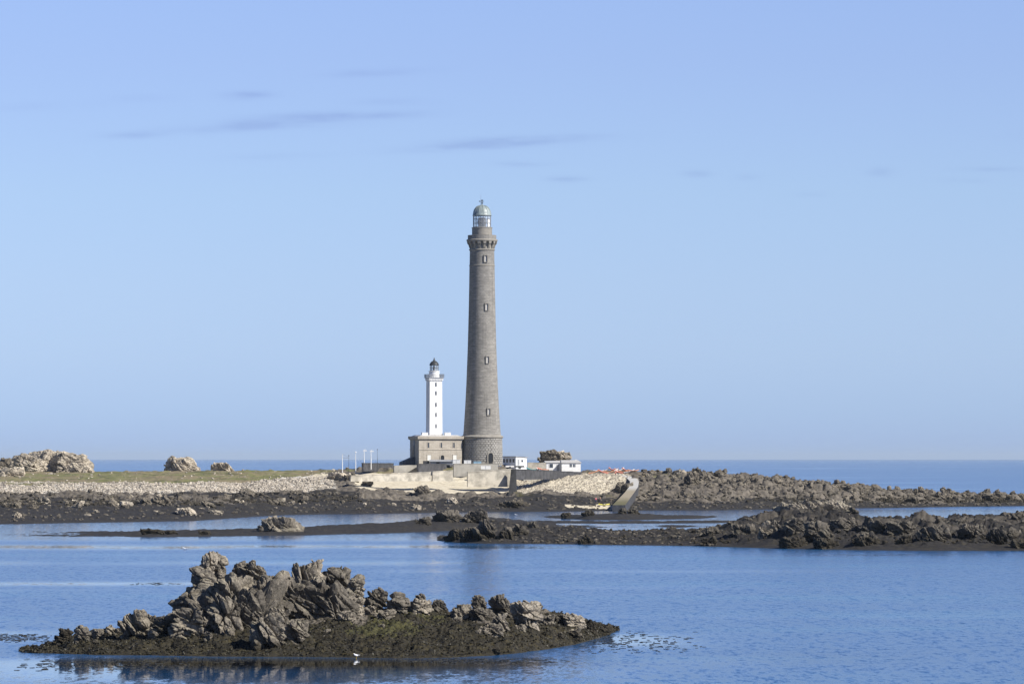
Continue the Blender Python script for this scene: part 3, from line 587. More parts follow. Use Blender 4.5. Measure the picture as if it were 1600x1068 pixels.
NR = [ # x0,x1,ytop,ybot,d, label, kwargs
 (88,114,980,1002,386,'dark brown boulder at the far left end of the foreground islet',dict(mat='rock_near_dark',sub=5,tilt=.2)),
 (115,143,975,1001,386,'tawny boulder with a dark hollow, second from the left end of the foreground islet',dict(sub=5,tilt=.7)),
 (141,162,981,998,385,'small tan boulder leaning against the tawny boulder near the islet\'s left tip',dict(sub=4,tilt=.4)),
 (166,188,975,991,387,'low dark boulder between the left tip group and the ribbed block',dict(sub=4)),
 (186,231,950,993,387,'large ribbed block with slanting grooves on the left arm of the foreground islet',dict(sub=6,tilt=1.1,layers=2.6)),
 (226,246,958,985,388,'narrow upright block right beside the ribbed block of the islet\'s left arm',dict(sub=5,tilt=.1)),
 (238,276,957,988,390,'broad shaded block joining the left arm to the main crag',dict(mat='rock_near_dark',sub=5,tilt=.3)),
 (232,253,980,996,378,'pale rounded boulder lying in the weed below the left arm',dict(sub=4,mat='rock_near')),
 (267,314,918,970,388,'big jointed buttress at the left foot of the main crag',dict(sub=6,tilt=.15,layers=1.3)),
 (270,318,948,996,384,'cracked lower buttress standing in the weed under the left foot of the crag',dict(sub=6,tilt=.3)),
 (292,320,912,940,391,'dark tilted slab behind the left foot of the crag',dict(sub=5,tilt=.9)),
 (298,336,883,928,388,'great egg shaped boulder perched below the topmost stack of the crag',dict(sub=6,tilt=.35,angular=.2,crack=.05,step=.06)),
 (312,336,860,888,389,'left block of the topmost stack with a whitish guano covered crown',dict(mat='rock_near_pale',sub=5,tilt=1.2)),
 (328,350,861,892,390,'right block of the topmost stack with grooved greenish lichen',dict(mat='rock_near_pale',sub=5,tilt=.8)),
 (322,352,884,925,391,'shaded shoulder rock right under the topmost stack',dict(sub=5,tilt=.6)),
 (322,392,892,962,390,'great sloping wall of the main crag between perched boulder and central ridge',dict(sub=6,tilt=1.0,layers=2.2,depth=5)),
 (318,378,925,985,385,'fissured grey buttress low on the left half of the main crag',dict(sub=6,tilt=.9,layers=2.2)),
 (356,384,875,902,392,'knobbly summit rock left on the central ridge',dict(sub=5,tilt=.8)),
 (372,410,874,915,391,'slab topped rock right on the central ridge with grooves falling right',dict(sub=6,tilt=.75,layers=2.8)),
 (378,440,890,965,388,'big grooved face of the central crag with joints falling to the right',dict(sub=6,tilt=.75,layers=2.5,depth=5)),
 (418,465,893,935,391,'dark tilted slab in the saddle between the two peaks',dict(mat='rock_near_dark',sub=6,tilt=.7,layers=3)),
 (428,478,910,960,387,'mottled sloping slab under the saddle of the main crag',dict(sub=6,tilt=.7,layers=2.5)),
 (452,490,878,930,389,'ribbed left half of the second peak with upright flutes',dict(sub=6,tilt=1.15,layers=3)),
 (478,504,872,915,390,'pale crowned right half of the second peak',dict(mat='rock_near_pale',sub=6,tilt=1.1,layers=2)),
 (482,522,900,955,387,'long spur running down right from the second peak',dict(sub=6,tilt=.8,layers=2.5)),
 (504,546,883,930,391,'dark domed crag right of the second peak',dict(mat='rock_near_dark',sub=6,tilt=.5)),
 (508,550,915,952,388,'brown fissured rock under the dark domed crag',dict(sub=6,tilt=.4)),
 (534,572,896,940,389,'round pitted boulder closing the right end of the main crag',dict(sub=6,tilt=.2,angular=.2,fine=.1)),
 (540,572,931,955,384,'pinkish squared block under the round pitted boulder',dict(mat='rock_near_pale',sub=5,tilt=.15,angular=.9)),
 (570,604,916,947,386,'boulder with a jagged dark crown right of the main crag',dict(mat='rock_near_dark',sub=5,tilt=.6)),
 (605,636,923,956,386,'rounded warm grey boulder, second right of the main crag',dict(mat='rock_near_dark',sub=5,tilt=.4)),
 (634,674,933,958,385,'wide flat faced pale block with a dark knob on it',dict(mat='rock_near_pale',sub=5,tilt=.1,angular=.8)),
 (648,664,926,938,386,'dark knob sitting on the wide pale block',dict(mat='rock_near_dark',sub=4,tilt=.6)),
 (674,702,935,955,387,'low brown boulder right of the wide pale block',dict(mat='rock_near_dark',sub=5)),
 (703,738,942,962,388,'low weedy ledge in the middle of the islet\'s right half',dict(sub=5,mat='rock_near')),
 (737,762,928,948,389,'smooth wedge of rock pointing up at the left of the right hand crag',dict(mat='rock_near_dark',sub=5,tilt=.8,shape=2)),
 (759,808,926,962,388,'dark fissured summit of the right hand crag',dict(mat='rock_near_dark',sub=6,tilt=.7,layers=2.6)),
 (800,848,936,980,385,'broad pale cracked face at the right of the right hand crag',dict(mat='rock_near_pale',sub=6,tilt=.5)),
 (826,850,938,958,388,'dark capped block at the right shoulder of the pale cracked face',dict(mat='rock_near_dark',sub=5,tilt=.4)),
 (704,736,948,968,384,'grooved low slab in the weed left of the right hand crag',dict(sub=5,tilt=.9,layers=3)),
 (733,774,948,970,384,'banded grey slab below the smooth wedge of rock',dict(mat='rock_near_dark',sub=5,tilt=.5,layers=3)),
 (768,796,956,985,383,'narrow fissured slab beneath the right hand crag',dict(sub=5,tilt=.9,layers=3)),
 (746,786,972,992,376,'long pointed slab lying lowest under the right hand crag',dict(sub=5,tilt=.5,layers=3)),
 (848,866,958,974,388,'small grey boulder between the pale face and the weedy hump',dict(sub=4)),
 (862,892,957,975,392,'weedy dark hump left of the pale topped ledge',dict(mat='rock_near_dark',sub=5)),
 (876,914,956,978,391,'pale fronted ledge with a dark cap near the islet\'s right end',dict(mat='rock_near_pale',sub=5,tilt=.2)),
 (908,934,966,986,393,'dark weedy lump near the right tip of the islet',dict(sub=5,mat='rock_weedy')),
 (930,958,972,990,397,'last dark weedy lump at the right tip of the islet',dict(sub=5,mat='rock_weedy')),
 (888,908,980,997,378,'pale boulder near the waterline under the islet\'s right end',dict(mat='rock_near_pale',sub=4,tilt=.2)),
 (866,880,986,999,376,'small dark edged stone left of the pale waterline boulder',dict(sub=4)),
 (804,822,974,986,380,'small angular stone in weed below the pale cracked face',dict(sub=4)),
 (743,752,982,991,373,'small egg shaped pale stone beside the long pointed slab',dict(sub=3)),
 (764,782,1010,1022,366,'low light stone at the waterline below the right hand crag',dict(sub=4)),
 (392,443,955,1012,372,'large round boulder standing alone low in front of the main crag',dict(sub=6,tilt=.9,layers=2.2,angular=.25,depth=2.6)),
 (414,456,946,975,378,'slab leaning left onto the large round boulder',dict(sub=5,tilt=.7,layers=3)),
 (446,490,966,1006,374,'dark based boulder just right of the large round boulder',dict(sub=6,tilt=.6)),
 (352,392,945,975,382,'rubble rock between the crag wall and the large round boulder',dict(sub=5)),
 (432,468,940,966,382,'angular block under the mottled slab',dict(sub=5,tilt=.6)),
 (466,498,942,962,381,'light squared block under the long spur',dict(mat='rock_near_pale',sub=5,tilt=.3)),
 (488,524,948,964,378,'flat light slab with a sharp right point at the foot of the spur',dict(mat='rock_near_pale',sub=5,tilt=.15,layers=3)),
 (530,556,953,970,376,'flat oval slab lying at the edge of the green weed',dict(sub=4,tilt=.3)),
 (583,618,950,966,380,'broad flat rock under the rounded warm grey boulder',dict(sub=5,tilt=.1)),
 (566,590,944,962,382,'small pile rock under the jagged crowned boulder',dict(sub=4)),
 (505,519,981,989,368,'single small pale stone in the green weed',dict(mat='rock_near_pale',sub=3)),
 (318,332,985,1000,374,'upright pale stone in the weed left of the large round boulder',dict(sub=4)),
 (352,366,978,992,374,'small grey stone left of the large round boulder',dict(sub=4)),
]
M['rock_weedy'] = rock_mat('weedy_rock', 2.2, 9, .8, 0, 0, 1.0)
NR += [(296,440,903,975,391,'massive sloping core of the main crag behind its left blocks',dict(sub=6,tilt=.9,layers=2.2,depth=5,mat='rock_near_dark')),
 (425,566,900,968,391,'massive dark core of the main crag under its right peaks',dict(sub=6,tilt=.7,layers=2.4,depth=5,mat='rock_near_dark')),
 (300,330,962,992,381,'block at the foot of the lower buttress, dark on its left',dict(sub=5)),
 (392,420,932,958,384,'small buttress between the central face and the round boulder',dict(sub=5,tilt=.8)),
 (498,532,928,956,384,'light ledge stepping down from the long spur',dict(sub=5,tilt=.6))]
for i, (x0, x1, yt, yb, d, lb, kw) in enumerate(NR):
    if 266 < x0 and x1 < 556 and yt < 930: dx_ = (x1-x0)*.12; x0 -= dx_*.4; x1 += dx_; yb += 5
    kw = dict(kw); m = kw.pop('mat', 'rock_near'); rock('crag' if (x1-x0) > 44 else 'boulder', x0, x1, yt, yb, d, lb, 100+i*7, m, on=(NEAR,), **kw)

MR = [ # middle distance
 (403,476,804,831,905,'large tan boulder standing on the left weed bar in the channel','rock_mid_pale',dict(sub=6,tilt=.4,layers=2.6,angular=.05,shape=3)),
 (402,422,819,830,898,'small dark rock leaning on the left of the large tan boulder','rock_mid',dict(sub=4)),
 (219,258,824,834,915,'low dark ribbed rock on the left weed bar','rock_mid',dict(sub=5,tilt=.7)),
 (256,278,827,834,915,'smaller dark hump right of the ribbed rock on the left weed bar','rock_mid',dict(sub=4)),
 (310,330,828,835,915,'little dark mound midway along the left weed bar','rock_mid',dict(sub=4)),
 (676,722,795,815,1000,'brownish dome of rock at the inner end of the left weed bar','rock_mid',dict(sub=5,tilt=.6)),
 (648,676,806,819,990,'low pale edged rocks left of the brownish dome','rock_mid',dict(sub=5)),
 (722,766,793,818,960,'grey double headed rock behind the tip of the middle skerry','rock_mid',dict(sub=6,tilt=.5)),
 (738,776,810,843,895,'twisted grey crag on the left end of the middle skerry','rock_mid',dict(sub=6,tilt=1.0,layers=2.5)),
 (694,724,824,845,900,'low grey rock at the left tip of the middle skerry','rock_mid',dict(sub=5)),
 (720,745,822,845,890,'dark hummock between the tip rock and the twisted crag','rock_mid',dict(sub=5)),
 (776,804,820,842,890,'fluted small rock right of the twisted crag','rock_mid',dict(sub=5,tilt=1.1)),
 (800,824,817,836,900,'grey shoulder rock right of the fluted rock','rock_mid',dict(sub=5)),
 (822,842,813,826,930,'pair of small light rocks behind the weed right of the twisted crag','rock_mid',dict(sub=4)),
 (900,928,834,850,845,'ribbed dark rock at the skerry front left of the middle','rock_mid',dict(sub=5,tilt=1.2)),
 (958,970,829,835,870,'small stone on the crest of the middle skerry','rock_mid_pale',dict(sub=3)),
 (1055,1068,836,842,850,'pale yellowish stone on the weed slope of the skerry','rock_mid_pale',dict(sub=4)),
 (876,892,800,810,1140,'dark pointed rock on the thin channel bar','rock_mid',dict(sub=4)),
 (908,930,795,806,1140,'brown capped rock on the thin channel bar','rock_mid',dict(sub=4)),
 (966,980,792,803,1150,'dark wedge leaning left on the thin channel bar','rock_mid',dict(sub=4)),
 (980,1000,793,803,1150,'light rock right beside the dark wedge on the channel bar','rock_mid',dict(sub=4)),
 (955,972,821,824.5,1000,'flat rock awash behind the middle skerry','rock_mid',dict(sub=4)),
 (1100,1130,821,838,862,'low grey rocks where the skerry begins to rise','rock_mid',dict(sub=5,tilt=.8)),
 (1092,1122,836,852,838,'fine grooved rock at the foot of the rising skerry','rock_mid',dict(sub=5)),
 (1140,1180,815,838,865,'dark jagged rock left below the skerry summit','rock_mid',dict(sub=5,tilt=.6)),
 (1192,1240,789,815,890,'black shaded overhanging rock at the left of the skerry summit','rock_mid',dict(sub=6,tilt=.4)),
 (1206,1282,779,806,880,'pale lichen crowned summit rock of the middle skerry','rock_crown',dict(sub=6,tilt=.5,layers=2)),
 (1258,1330,778,802,885,'long pale slab crown right on the skerry summit','rock_crown',dict(sub=6,tilt=.6,layers=2.6)),
 (1296,1346,790,815,890,'grey sloping shoulder right of the skerry summit','rock_mid',dict(sub=6,tilt=.6,layers=2.6)),
 (1180,1225,812,840,862,'tan pyramid shaped rock under the skerry summit','rock_mid_pale',dict(sub=6,tilt=.5,shape=3)),
 (1222,1262,806,836,868,'rounded light outcrop midway down the skerry','rock_mid',dict(sub=6,tilt=.3)),
 (1255,1300,812,845,855,'blocky knuckled rock midway under the pale crown','rock_mid',dict(sub=6,tilt=.4)),
 (1296,1345,806,832,866,'big brown whaleback rock right of the pale crown','rock_mid',dict(sub=6,tilt=.5,layers=2)),
 (1216,1262,836,856,830,'knobbly grey rocks low at the skerry front under the summit','rock_mid',dict(sub=5)),
 (1270,1312,838,858,828,'low fissured rock near the waterline right of the knobbly rocks','rock_mid',dict(sub=5)),
 (1340,1392,806,832,866,'ridge of dark tilted slabs on the skerry\'s right slope','rock_mid',dict(sub=6,tilt=.4,layers=3)),
 (1330,1376,832,852,838,'dark broken rock at the foot of the tilted slabs','rock_mid',dict(sub=5)),
 (1384,1430,812,836,862,'grooved grey slab sloping right on the skerry','rock_mid',dict(sub=6,tilt=.5,layers=3)),
 (1400,1428,832,850,838,'bright faced slab low on the right part of the skerry','rock_mid',dict(sub=5,tilt=.3)),
 (1445,1470,803,814,905,'round dark boulder alone on the skyline of the skerry','rock_mid',dict(sub=5,tilt=.1,angular=.1)),
 (1432,1482,818,846,850,'pitted grey rock left of the big ribbed block','rock_mid',dict(sub=6)),
 (1496,1548,816,842,850,'big ribbed block on the right of the middle skerry','rock_mid',dict(sub=6,tilt=.7,layers=2.4)),
 (1540,1572,824,852,838,'upright slabs right beside the big ribbed block','rock_mid',dict(sub=6,tilt=1.1,layers=2.6)),
 (1560,1600,822,842,850,'last tilted slab at the right edge of the skerry','rock_mid',dict(sub=5,tilt=.5)),
 (1575,1640,838,858,830,'low weedy rock at the waterline by the right picture edge','rock_mid',dict(sub=5)),
 (1560,1582,799,808,1040,'small rock on the weed bar at the far right behind the skerry','rock_mid',dict(sub=4)),
 (1594,1625,797,808,1040,'dark rock on the far right weed bar at the picture edge','rock_mid',dict(sub=4)),
 (1650,1720,808,850,840,'grey crag beyond the right picture edge on the skerry','rock_mid',dict(sub=5)),
]
for i, (x0, x1, yt, yb, d, lb, m, kw) in enumerate(MR):
    rock('crag' if (x1-x0) > 40 else 'boulder', x0, x1, yt, yb, d, lb, 900+i*5, m, sink=.2, on=((SKR,) if x0 > 690 and yb > 815 else ())+tuple(BARS), **kw)
FR = [ # on the lighthouse island
 (16,146,703,737,1492,'broad low pale mound forming the body of the great outcrop on the left skyline','rock_pale',dict(sub=6,tilt=.2,depth=18,blk=4.0,angular=.3,crack=.08,step=.06)),
 (18,66,707,734,1480,'grey jointed left part of the great outcrop on the left skyline','rock_pale',dict(sub=6,tilt=.3,crack=.09,step=.09)),
 (40,112,701,735,1490,'big cracked middle of the great outcrop on the left skyline','rock_pale',dict(sub=6,tilt=.3,angular=.2,shape=3,depth=16,crack=.09,step=.09)),
 (86,136,704,731,1485,'cream smooth right end of the great outcrop on the left skyline','rock_pale',dict(sub=6,tilt=.1,crack=.06)),
 (100,149,722,738,1480,'long pale foot sloping right from the great skyline outcrop','rock_pale',dict(sub=5,tilt=.6)),
 (-14,24,714,732,1500,'dark low outcrop at the left picture edge','rock_far',dict(sub=5)),
 (-30,42,728,744,1465,'sandy pale ledge at the left picture edge','rock_pale',dict(sub=5)),
 (257,311,711,739,1485,'domed cracked rock standing alone on the skyline','rock_pale',dict(sub=6,tilt=.4,angular=.0,blk=3.0,crack=.09,step=.09)),
 (290,312,722,738,1484,'low right shoulder of the domed skyline rock','rock_pale',dict(sub=5,shape=2)),
 (328,368,721,737,1485,'small low fissured rock right of the domed skyline rock','rock_pale',dict(sub=5,tilt=.6)),
 (842,880,701,724,1545,'dark fronted left head of the crag behind the white house','rock_far',dict(sub=6,tilt=.4)),
 (856,898,703,726,1548,'sloping tan back of the crag behind the white house','rock_pale',dict(sub=6,tilt=.5,shape=2)),
 (1070,1096,735,757,1450,'overhanging dark based slab of the point crag','rock_far',dict(sub=5,tilt=.4)),
 (1078,1100,729,748,1455,'topmost pointed slab of the crag on the right hand point','rock_far',dict(sub=5,tilt=.3,shape=3)),
 (1090,1114,736,752,1455,'right slab of the crag on the right hand point','rock_far',dict(sub=5,tilt=.5)),
 (1056,1074,733,742,1460,'small light rock left of the crag on the point','rock_pale',dict(sub=4)),
 (646,674,757,772,1345,'dark blocky rock at the top of the weed below the sand','rock_far',dict(sub=5,tilt=.5)),
 (640,660,786,797,1310,'pale yellow boulder in the weed by the channel','rock_pale',dict(sub=4)),
 (697,716,776,787,1330,'cream boulder at the upper edge of the weed, left of the wall','rock_pale',dict(sub=4)),
 (274,306,792,804,1220,'round tan boulder in a pool on the left weed flat','rock_pale',dict(sub=5,angular=.1)),
 (324,348,796,804,1220,'pair shaped tan boulder right of the round one on the weed flat','rock_pale',dict(sub=4)),
 (18,34,799,808,1180,'round pale boulder on the weed flat near the left edge','rock_pale',dict(sub=4)),
 (415,445,779,788,1300,'flat layered tan rock at the edge of the left weed flat','rock_far',dict(sub=5)),
 (3,34,782,793,1260,'wide tan whaleback at the far left above the weed','rock_far',dict(sub=5,angular=.2)),
 (214,240,776,788,1290,'tan flat rock on the upper weed left of the reddish slab','rock_far',dict(sub=5)),
 (236,270,773,790,1290,'reddish slab sloping right on the upper weed','rock_far',dict(sub=5,tilt=.5)),
 (780,826,779,793,1310,'broken grey rocks in the weed under the sea wall end','rock_far',dict(sub=5)),
 (956,990,752,772,1420,'dark whaleback rock left of the slipway','rock_far',dict(sub=5)),
 (564,584,750,760,1405,'brown rock on the sand left of the pale wall','rock_far',dict(sub=4)),
 (508,548,736,750,1440,'light rock cluster at the left end of the pale wall','rock_pale',dict(sub=5)),
 (536,560,738,752,1435,'grey rock just right of the light cluster at the pale wall','rock_far',dict(sub=5)),
]
for i, (x0, x1, yt, yb, d, lb, m, kw) in enumerate(FR):
    rock('crag' if (x1-x0) > 38 else 'boulder', x0, x1, yt, yb, d, lb, 1700+i*3, m, sink=.4, on=(ISL,) if yb > 740 else (), **kw)

# scattered boulders, copies of a few shapes
rnd = random.Random(5)
def base_rocks(mat, n, seed, sub=3):
    L_ = []
    for i in range(n):
        p, Fc = rock_verts((rnd.uniform(1, 1.5), rnd.uniform(.9, 1.2), rnd.uniform(.6, 1.0)), seed+i, sub, .45, crack=.08, step=.13, fine=.06)
        me = np_mesh('boulder', p, Fc, False); me.materials.append(M[mat]); L_.append(me)
    return L_
def scatter(T, bases, n, pxr, kr, sr, label, group, cat='boulder', seed=1, grow=0, name='boulder', pick=None):
    r = random.Random(seed); m, nn, _ = T['pos'].shape; Kc = T['K'][:, 0]; rowi = [i for i in range(m) if kr[0] <= Kc[i] <= kr[1]]
    c = 0; tries = 0
    while c < n and tries < n*60:
        tries += 1
        px = r.uniform(*pxr); j = int((px-T['px'][0])/(T['px'][1]-T['px'][0])); i = r.choice(rowi)
        if j < 0 or j >= nn: continue
        if pick and not pick(px, Kc[i], r): continue
        x, y, z = T['pos'][i, j]; s = sr[0]+(sr[1]-sr[0])*r.random()**2.5
        if z < .1: continue
        o = bpy.data.objects.new(name, r.choice(bases)); col.objects.link(o); o.location = (x, y, z+s*.12)
        o.scale = (s, s, s*r.uniform(.7, 1.05)); o.rotation_euler = (r.uniform(-.3, .3), r.uniform(-.1, .6), r.uniform(0, 6.28)); tag(o, label, cat, group); c += 1
bf = base_rocks('rock_far', 7, 3000, 4); bp = base_rocks('rock_pale', 6, 3100, 4); bm_ = base_rocks('rock_mid', 6, 3200, 4); bn = base_rocks('rock_near', 8, 3300, 4)
scatter(ISL, bf, 50, (1005, 1600), (2.0, 4.6), (1.2, 3.6), 'grey brown boulder heaped with others along the right hand point', 'boulders of the right hand point', seed=2)
scatter(ISL, bf[:4]+bp[:2], 42, (-20, 560), (1.7, 2.65), (1.0, 3.8), 'tan or grey boulder between the weed and the shingle on the left shore', 'boulders of the left shore', seed=3)
scatter(ISL, bp, 20, (0, 640), (1.35, 2.1), (.7, 2.0), 'light stone lying on the dark weed flat', 'stones on the weed flat', seed=4)
scatter(ISL, bf, 8, (800, 960), (1.8, 2.6), (.7, 1.6), 'small dark stone under the shingle bank below the sea wall', 'stones under the shingle bank', seed=6)
scatter(SKR, bm_, 36, (1090, 1600), (1.5, 3.1), (.7, 2.4), 'dark grey boulder wedged among the crags of the middle skerry', 'boulders of the middle skerry', seed=7)
scatter(SKR, bm_, 9, (700, 1090), (1.3, 3.0), (.4, 1.3), 'small stone in the weed on the low part of the middle skerry', 'stones on the low skerry', seed=8)
scatter(NEAR, bn, 30, (262, 600), (2.4, 3.1), (.35, 1.1), 'small grey rubble block at the foot of the main crag', 'rubble of the main crag', seed=9)
scatter(NEAR, bn, 14, (600, 880), (2.2, 3.1), (.25, .9), 'small rock along the crest of the islet\'s right half', 'small rocks of the islet\'s right half', seed=10)
scatter(NEAR, bn, 12, (150, 900), (1.2, 2.4), (.12, .4), 'little stone in the weed of the islet slope', 'little stones on the islet slope', seed=11)

# shingle banks: countless stones, one object each
def stones(name, T, pxr, kr, n, sr, mat, label, seed, base, attr='shingle'):
    r = np.random.RandomState(seed); me0 = base; V0 = np.array([v.co[:] for v in me0.vertices]); F0 = np.array([p.vertices[:] for p in me0.polygons])
    m, nn, _ = T['pos'].shape; Kc = T['K'][:, 0]; rowi = np.array([i for i in range(m) if kr[0] <= Kc[i] <= kr[1]])
    A = np.zeros(m*nn, np.float32); T['o'].data.attributes[attr].data.foreach_get('value', A); A = A.reshape(m, nn)
    Vs = []; Fs = []; c = 0
    for _ in range(n):
        px = r.uniform(*pxr); j = int((px-T['px'][0])/(T['px'][1]-T['px'][0])); i = rowi[r.randint(len(rowi))]
        if A[i, j] < .5: continue
        s = sr[0]+(sr[1]-sr[0])*r.rand()**2; a = r.uniform(0, 6.28); Rm = rotm(r.uniform(-.4, .4), r.uniform(-.4, .4), a)
        Vs.append((V0*s*np.array([1, 1, r.uniform(.6, 1)]))@Rm.T+T['pos'][i, j]+np.array([r.uniform(-.3, .3), r.uniform(-.6, .6), s*.15])); Fs.append(F0+c*len(V0)); c += 1
    me = np_mesh(name, np.vstack(Vs), np.vstack(Fs), False); o = link(name, me, M[mat]); tag(o, label, 'shingle', None, 'stuff')
sb = base_rocks('rock_pale', 1, 3400, 1)[0]
M['shingle_stone'] = rock_mat('shingle_stone', 1.0, -5, .1, -.1, .1, 1.5)
stones('shingle', ISL, (-300, 560), (2.55, 3.97), 32000, (.15, .8), 'shingle_stone', 'bank of pale storm beach stones above the left shore', 1, sb)
stones('shingle', ISL, (800, 988), (2.4, 4.7), 9000, (.12, .42), 'shingle_stone', 'bank of pale stones below the dark sea wall', 2, sb)
_sub = np.zeros(1)
def rubble(name, T, pxr, kr, n, sr, mat, label, seed, base):
    r = np.random.RandomState(seed); V0 = np.array([v.co[:] for v in base.vertices]); F0 = np.array([p.vertices[:] for p in base.polygons])
    m, nn, _ = T['pos'].shape; Kc = T['K'][:, 0]; rowi = np.array([i for i in range(m) if kr[0] <= Kc[i] <= kr[1]]); Vs = []; Fs = []; c = 0
    for _ in range(n):
        px = r.uniform(*pxr); j = int((px-T['px'][0])/(T['px'][1]-T['px'][0])); i = rowi[r.randint(len(rowi))]
        if T['pos'][i, j, 2] < .1: continue
        s = sr[0]+(sr[1]-sr[0])*r.rand()**2; Rm = rotm(r.uniform(-.4, .4), r.uniform(-.1, .6), r.uniform(0, 6.28))
        Vs.append((V0*s*np.array([1, 1, r.uniform(.6, 1)]))@Rm.T+T['pos'][i, j]+np.array([0, 0, s*.1])); Fs.append(F0+c*len(V0)); c += 1
    me = np_mesh(name, np.vstack(Vs), np.vstack(Fs), False); o = link(name, me, M[mat]); tag(o, label, 'rubble', None, 'stuff')
rubble('rubble', ISL, (1000, 1750), (1.9, 5.0), 1300, (.4, 1.6), 'rock_dark', 'mass of small dark rocks on the right hand point', 13, base_rocks('rock_far', 1, 3550, 3)[0])
rubble('rubble', ISL, (1000, 1750), (2.0, 5.0), 1300, (.4, 2.0), 'rock_far', 'mass of small broken rocks on the right hand point', 3, base_rocks('rock_far', 1, 3500, 3)[0])
rubble('rubble', ISL, (-300, 570), (1.8, 2.6), 1300, (.3, 1.9), 'rock_dark', 'mass of small broken rocks on the left shore', 4, base_rocks('rock_far', 1, 3600, 3)[0])
rubble('rubble', SKR, (1080, 1800), (1.3, 3.2), 900, (.3, 1.1), 'rock_mid', 'mass of small broken rocks on the middle skerry', 5, base_rocks('rock_mid', 1, 3700, 3)[0])

rubble('rubble', SKR, (700, 1120), (1.1, 3.2), 700, (.2, .8), 'rock_stone', 'mass of small grey stones in the weed of the low skerry', 15, base_rocks('rock_mid', 1, 3750, 2)[0])
rubble('rubble', ISL, (-200, 1700), (1.1, 2.1), 1500, (.25, 1.2), 'rock_stone', 'mass of small grey stones on the weed flat of the lighthouse island', 16, base_rocks('rock_mid', 1, 3760, 2)[0])
rubble('rubble', NEAR, (120, 930), (1.1, 3.0), 900, (.04, .22), 'rock_near_dark', 'mass of pebbles in the weed of the foreground islet', 17, base_rocks('rock_mid', 1, 3770, 2)[0])
rubble('rubble', ISL, (-200, 560), (4.0, 5.0), 260, (.2, .9), 'shingle_stone', 'scatter of small pale stones in the grass of the left shore', 21, base_rocks('rock_mid', 1, 3780, 2)[0])
# weed tufts on the near islet: uncountable
def weed():
    r = np.random.RandomState(8); T = NEAR; m, nn, _ = T['pos'].shape; Vs = []; n = 16000
    ii = r.randint(6, m-6, n); jj = r.randint(2, nn-2, n); P0 = T['pos'][ii, jj]; ok = P0[:, 2] > .02; P0 = P0[ok]; n = len(P0)
    V = np.zeros((n, 4, 3)); a = r.uniform(0, 6.28, n); l = r.uniform(.06, .2, n); h = r.uniform(.03, .15, n)
    dx, dy = np.cos(a)*l, np.sin(a)*l
    V[:, 0] = P0+np.stack([-dx, -dy, 0*h-.02], 1); V[:, 1] = P0+np.stack([dx*.3-dy*.5, dy*.3+dx*.5, h], 1); V[:, 2] = P0+np.stack([dx, dy, 0*h-.02], 1); V[:, 3] = P0+np.stack([dx*.2+dy*.6, dy*.2-dx*.6, h*.7], 1)
    Fc = np.arange(n*4).reshape(n, 4); me = np_mesh('seaweed', V.reshape(-1, 3), Fc, False)
    t = NT('seaweed'); p = t.pos(); c = t.mix(t.ramp(t.noise(p, .8, 4, .6), .35, .65), (.012, .011, .007), (.045, .039, .019)); mt = t.fin(c, .55, None, .5)
    tag(link('seaweed', me, mt), 'tufts of brown seaweed over the foreground islet', 'seaweed', None, 'stuff')
weed()

# weed awash round the tips of the islet: flat strands lying on the water
def floating():
    r = np.random.RandomState(12); Vs = []; Fs = []; c = 0
    for n, (x0, x1), (y0, y1) in ((170, (-10, 120), (988, 1004)), (230, (890, 1110), (984, 1022)), (260, (20, 420), (1026, 1050)), (40, (200, 300), (909, 914)), (200, (620, 900), (1026, 1036)), (60, (0, 120), (833, 838))):
        for _ in range(n):
            px = x0+(x1-x0)*r.beta(1.6, 2.2); py = y0+(y1-y0)*r.beta(2.2, 2.2)+(-(px-990)*.03 if x0 > 890 else 0); d = DW(py); x = X(px, d)
            k = 9; a = np.linspace(0, 2*np.pi, k, endpoint=False); L_ = r.uniform(.06, .32); W_ = r.uniform(.1, .5); rr = r.uniform(.5, 1.1, k)
            top = np.stack([x+np.cos(a)*L_*rr, d+np.sin(a)*W_*rr, np.full(k, .012)+r.uniform(0, .02, k)], 1); bot = top*[1, 1, 0]+[0, 0, -.05]
            Vs.append(np.vstack([top, bot])); Fs += [[c+q, c+(q+1) % k, c+k+(q+1) % k, c+k+q] for q in range(k)]+[[c, c+q, c+q+1, c+q+2] for q in range(1, k-2, 2)]
            c += 2*k
    me = np_mesh('floating_seaweed', np.vstack(Vs), np.array(Fs), False)
    tag(link('floating_seaweed', me, bpy.data.materials['seaweed']), 'strands of dark seaweed afloat round the foreground islet', 'seaweed', None, 'stuff')
floating()
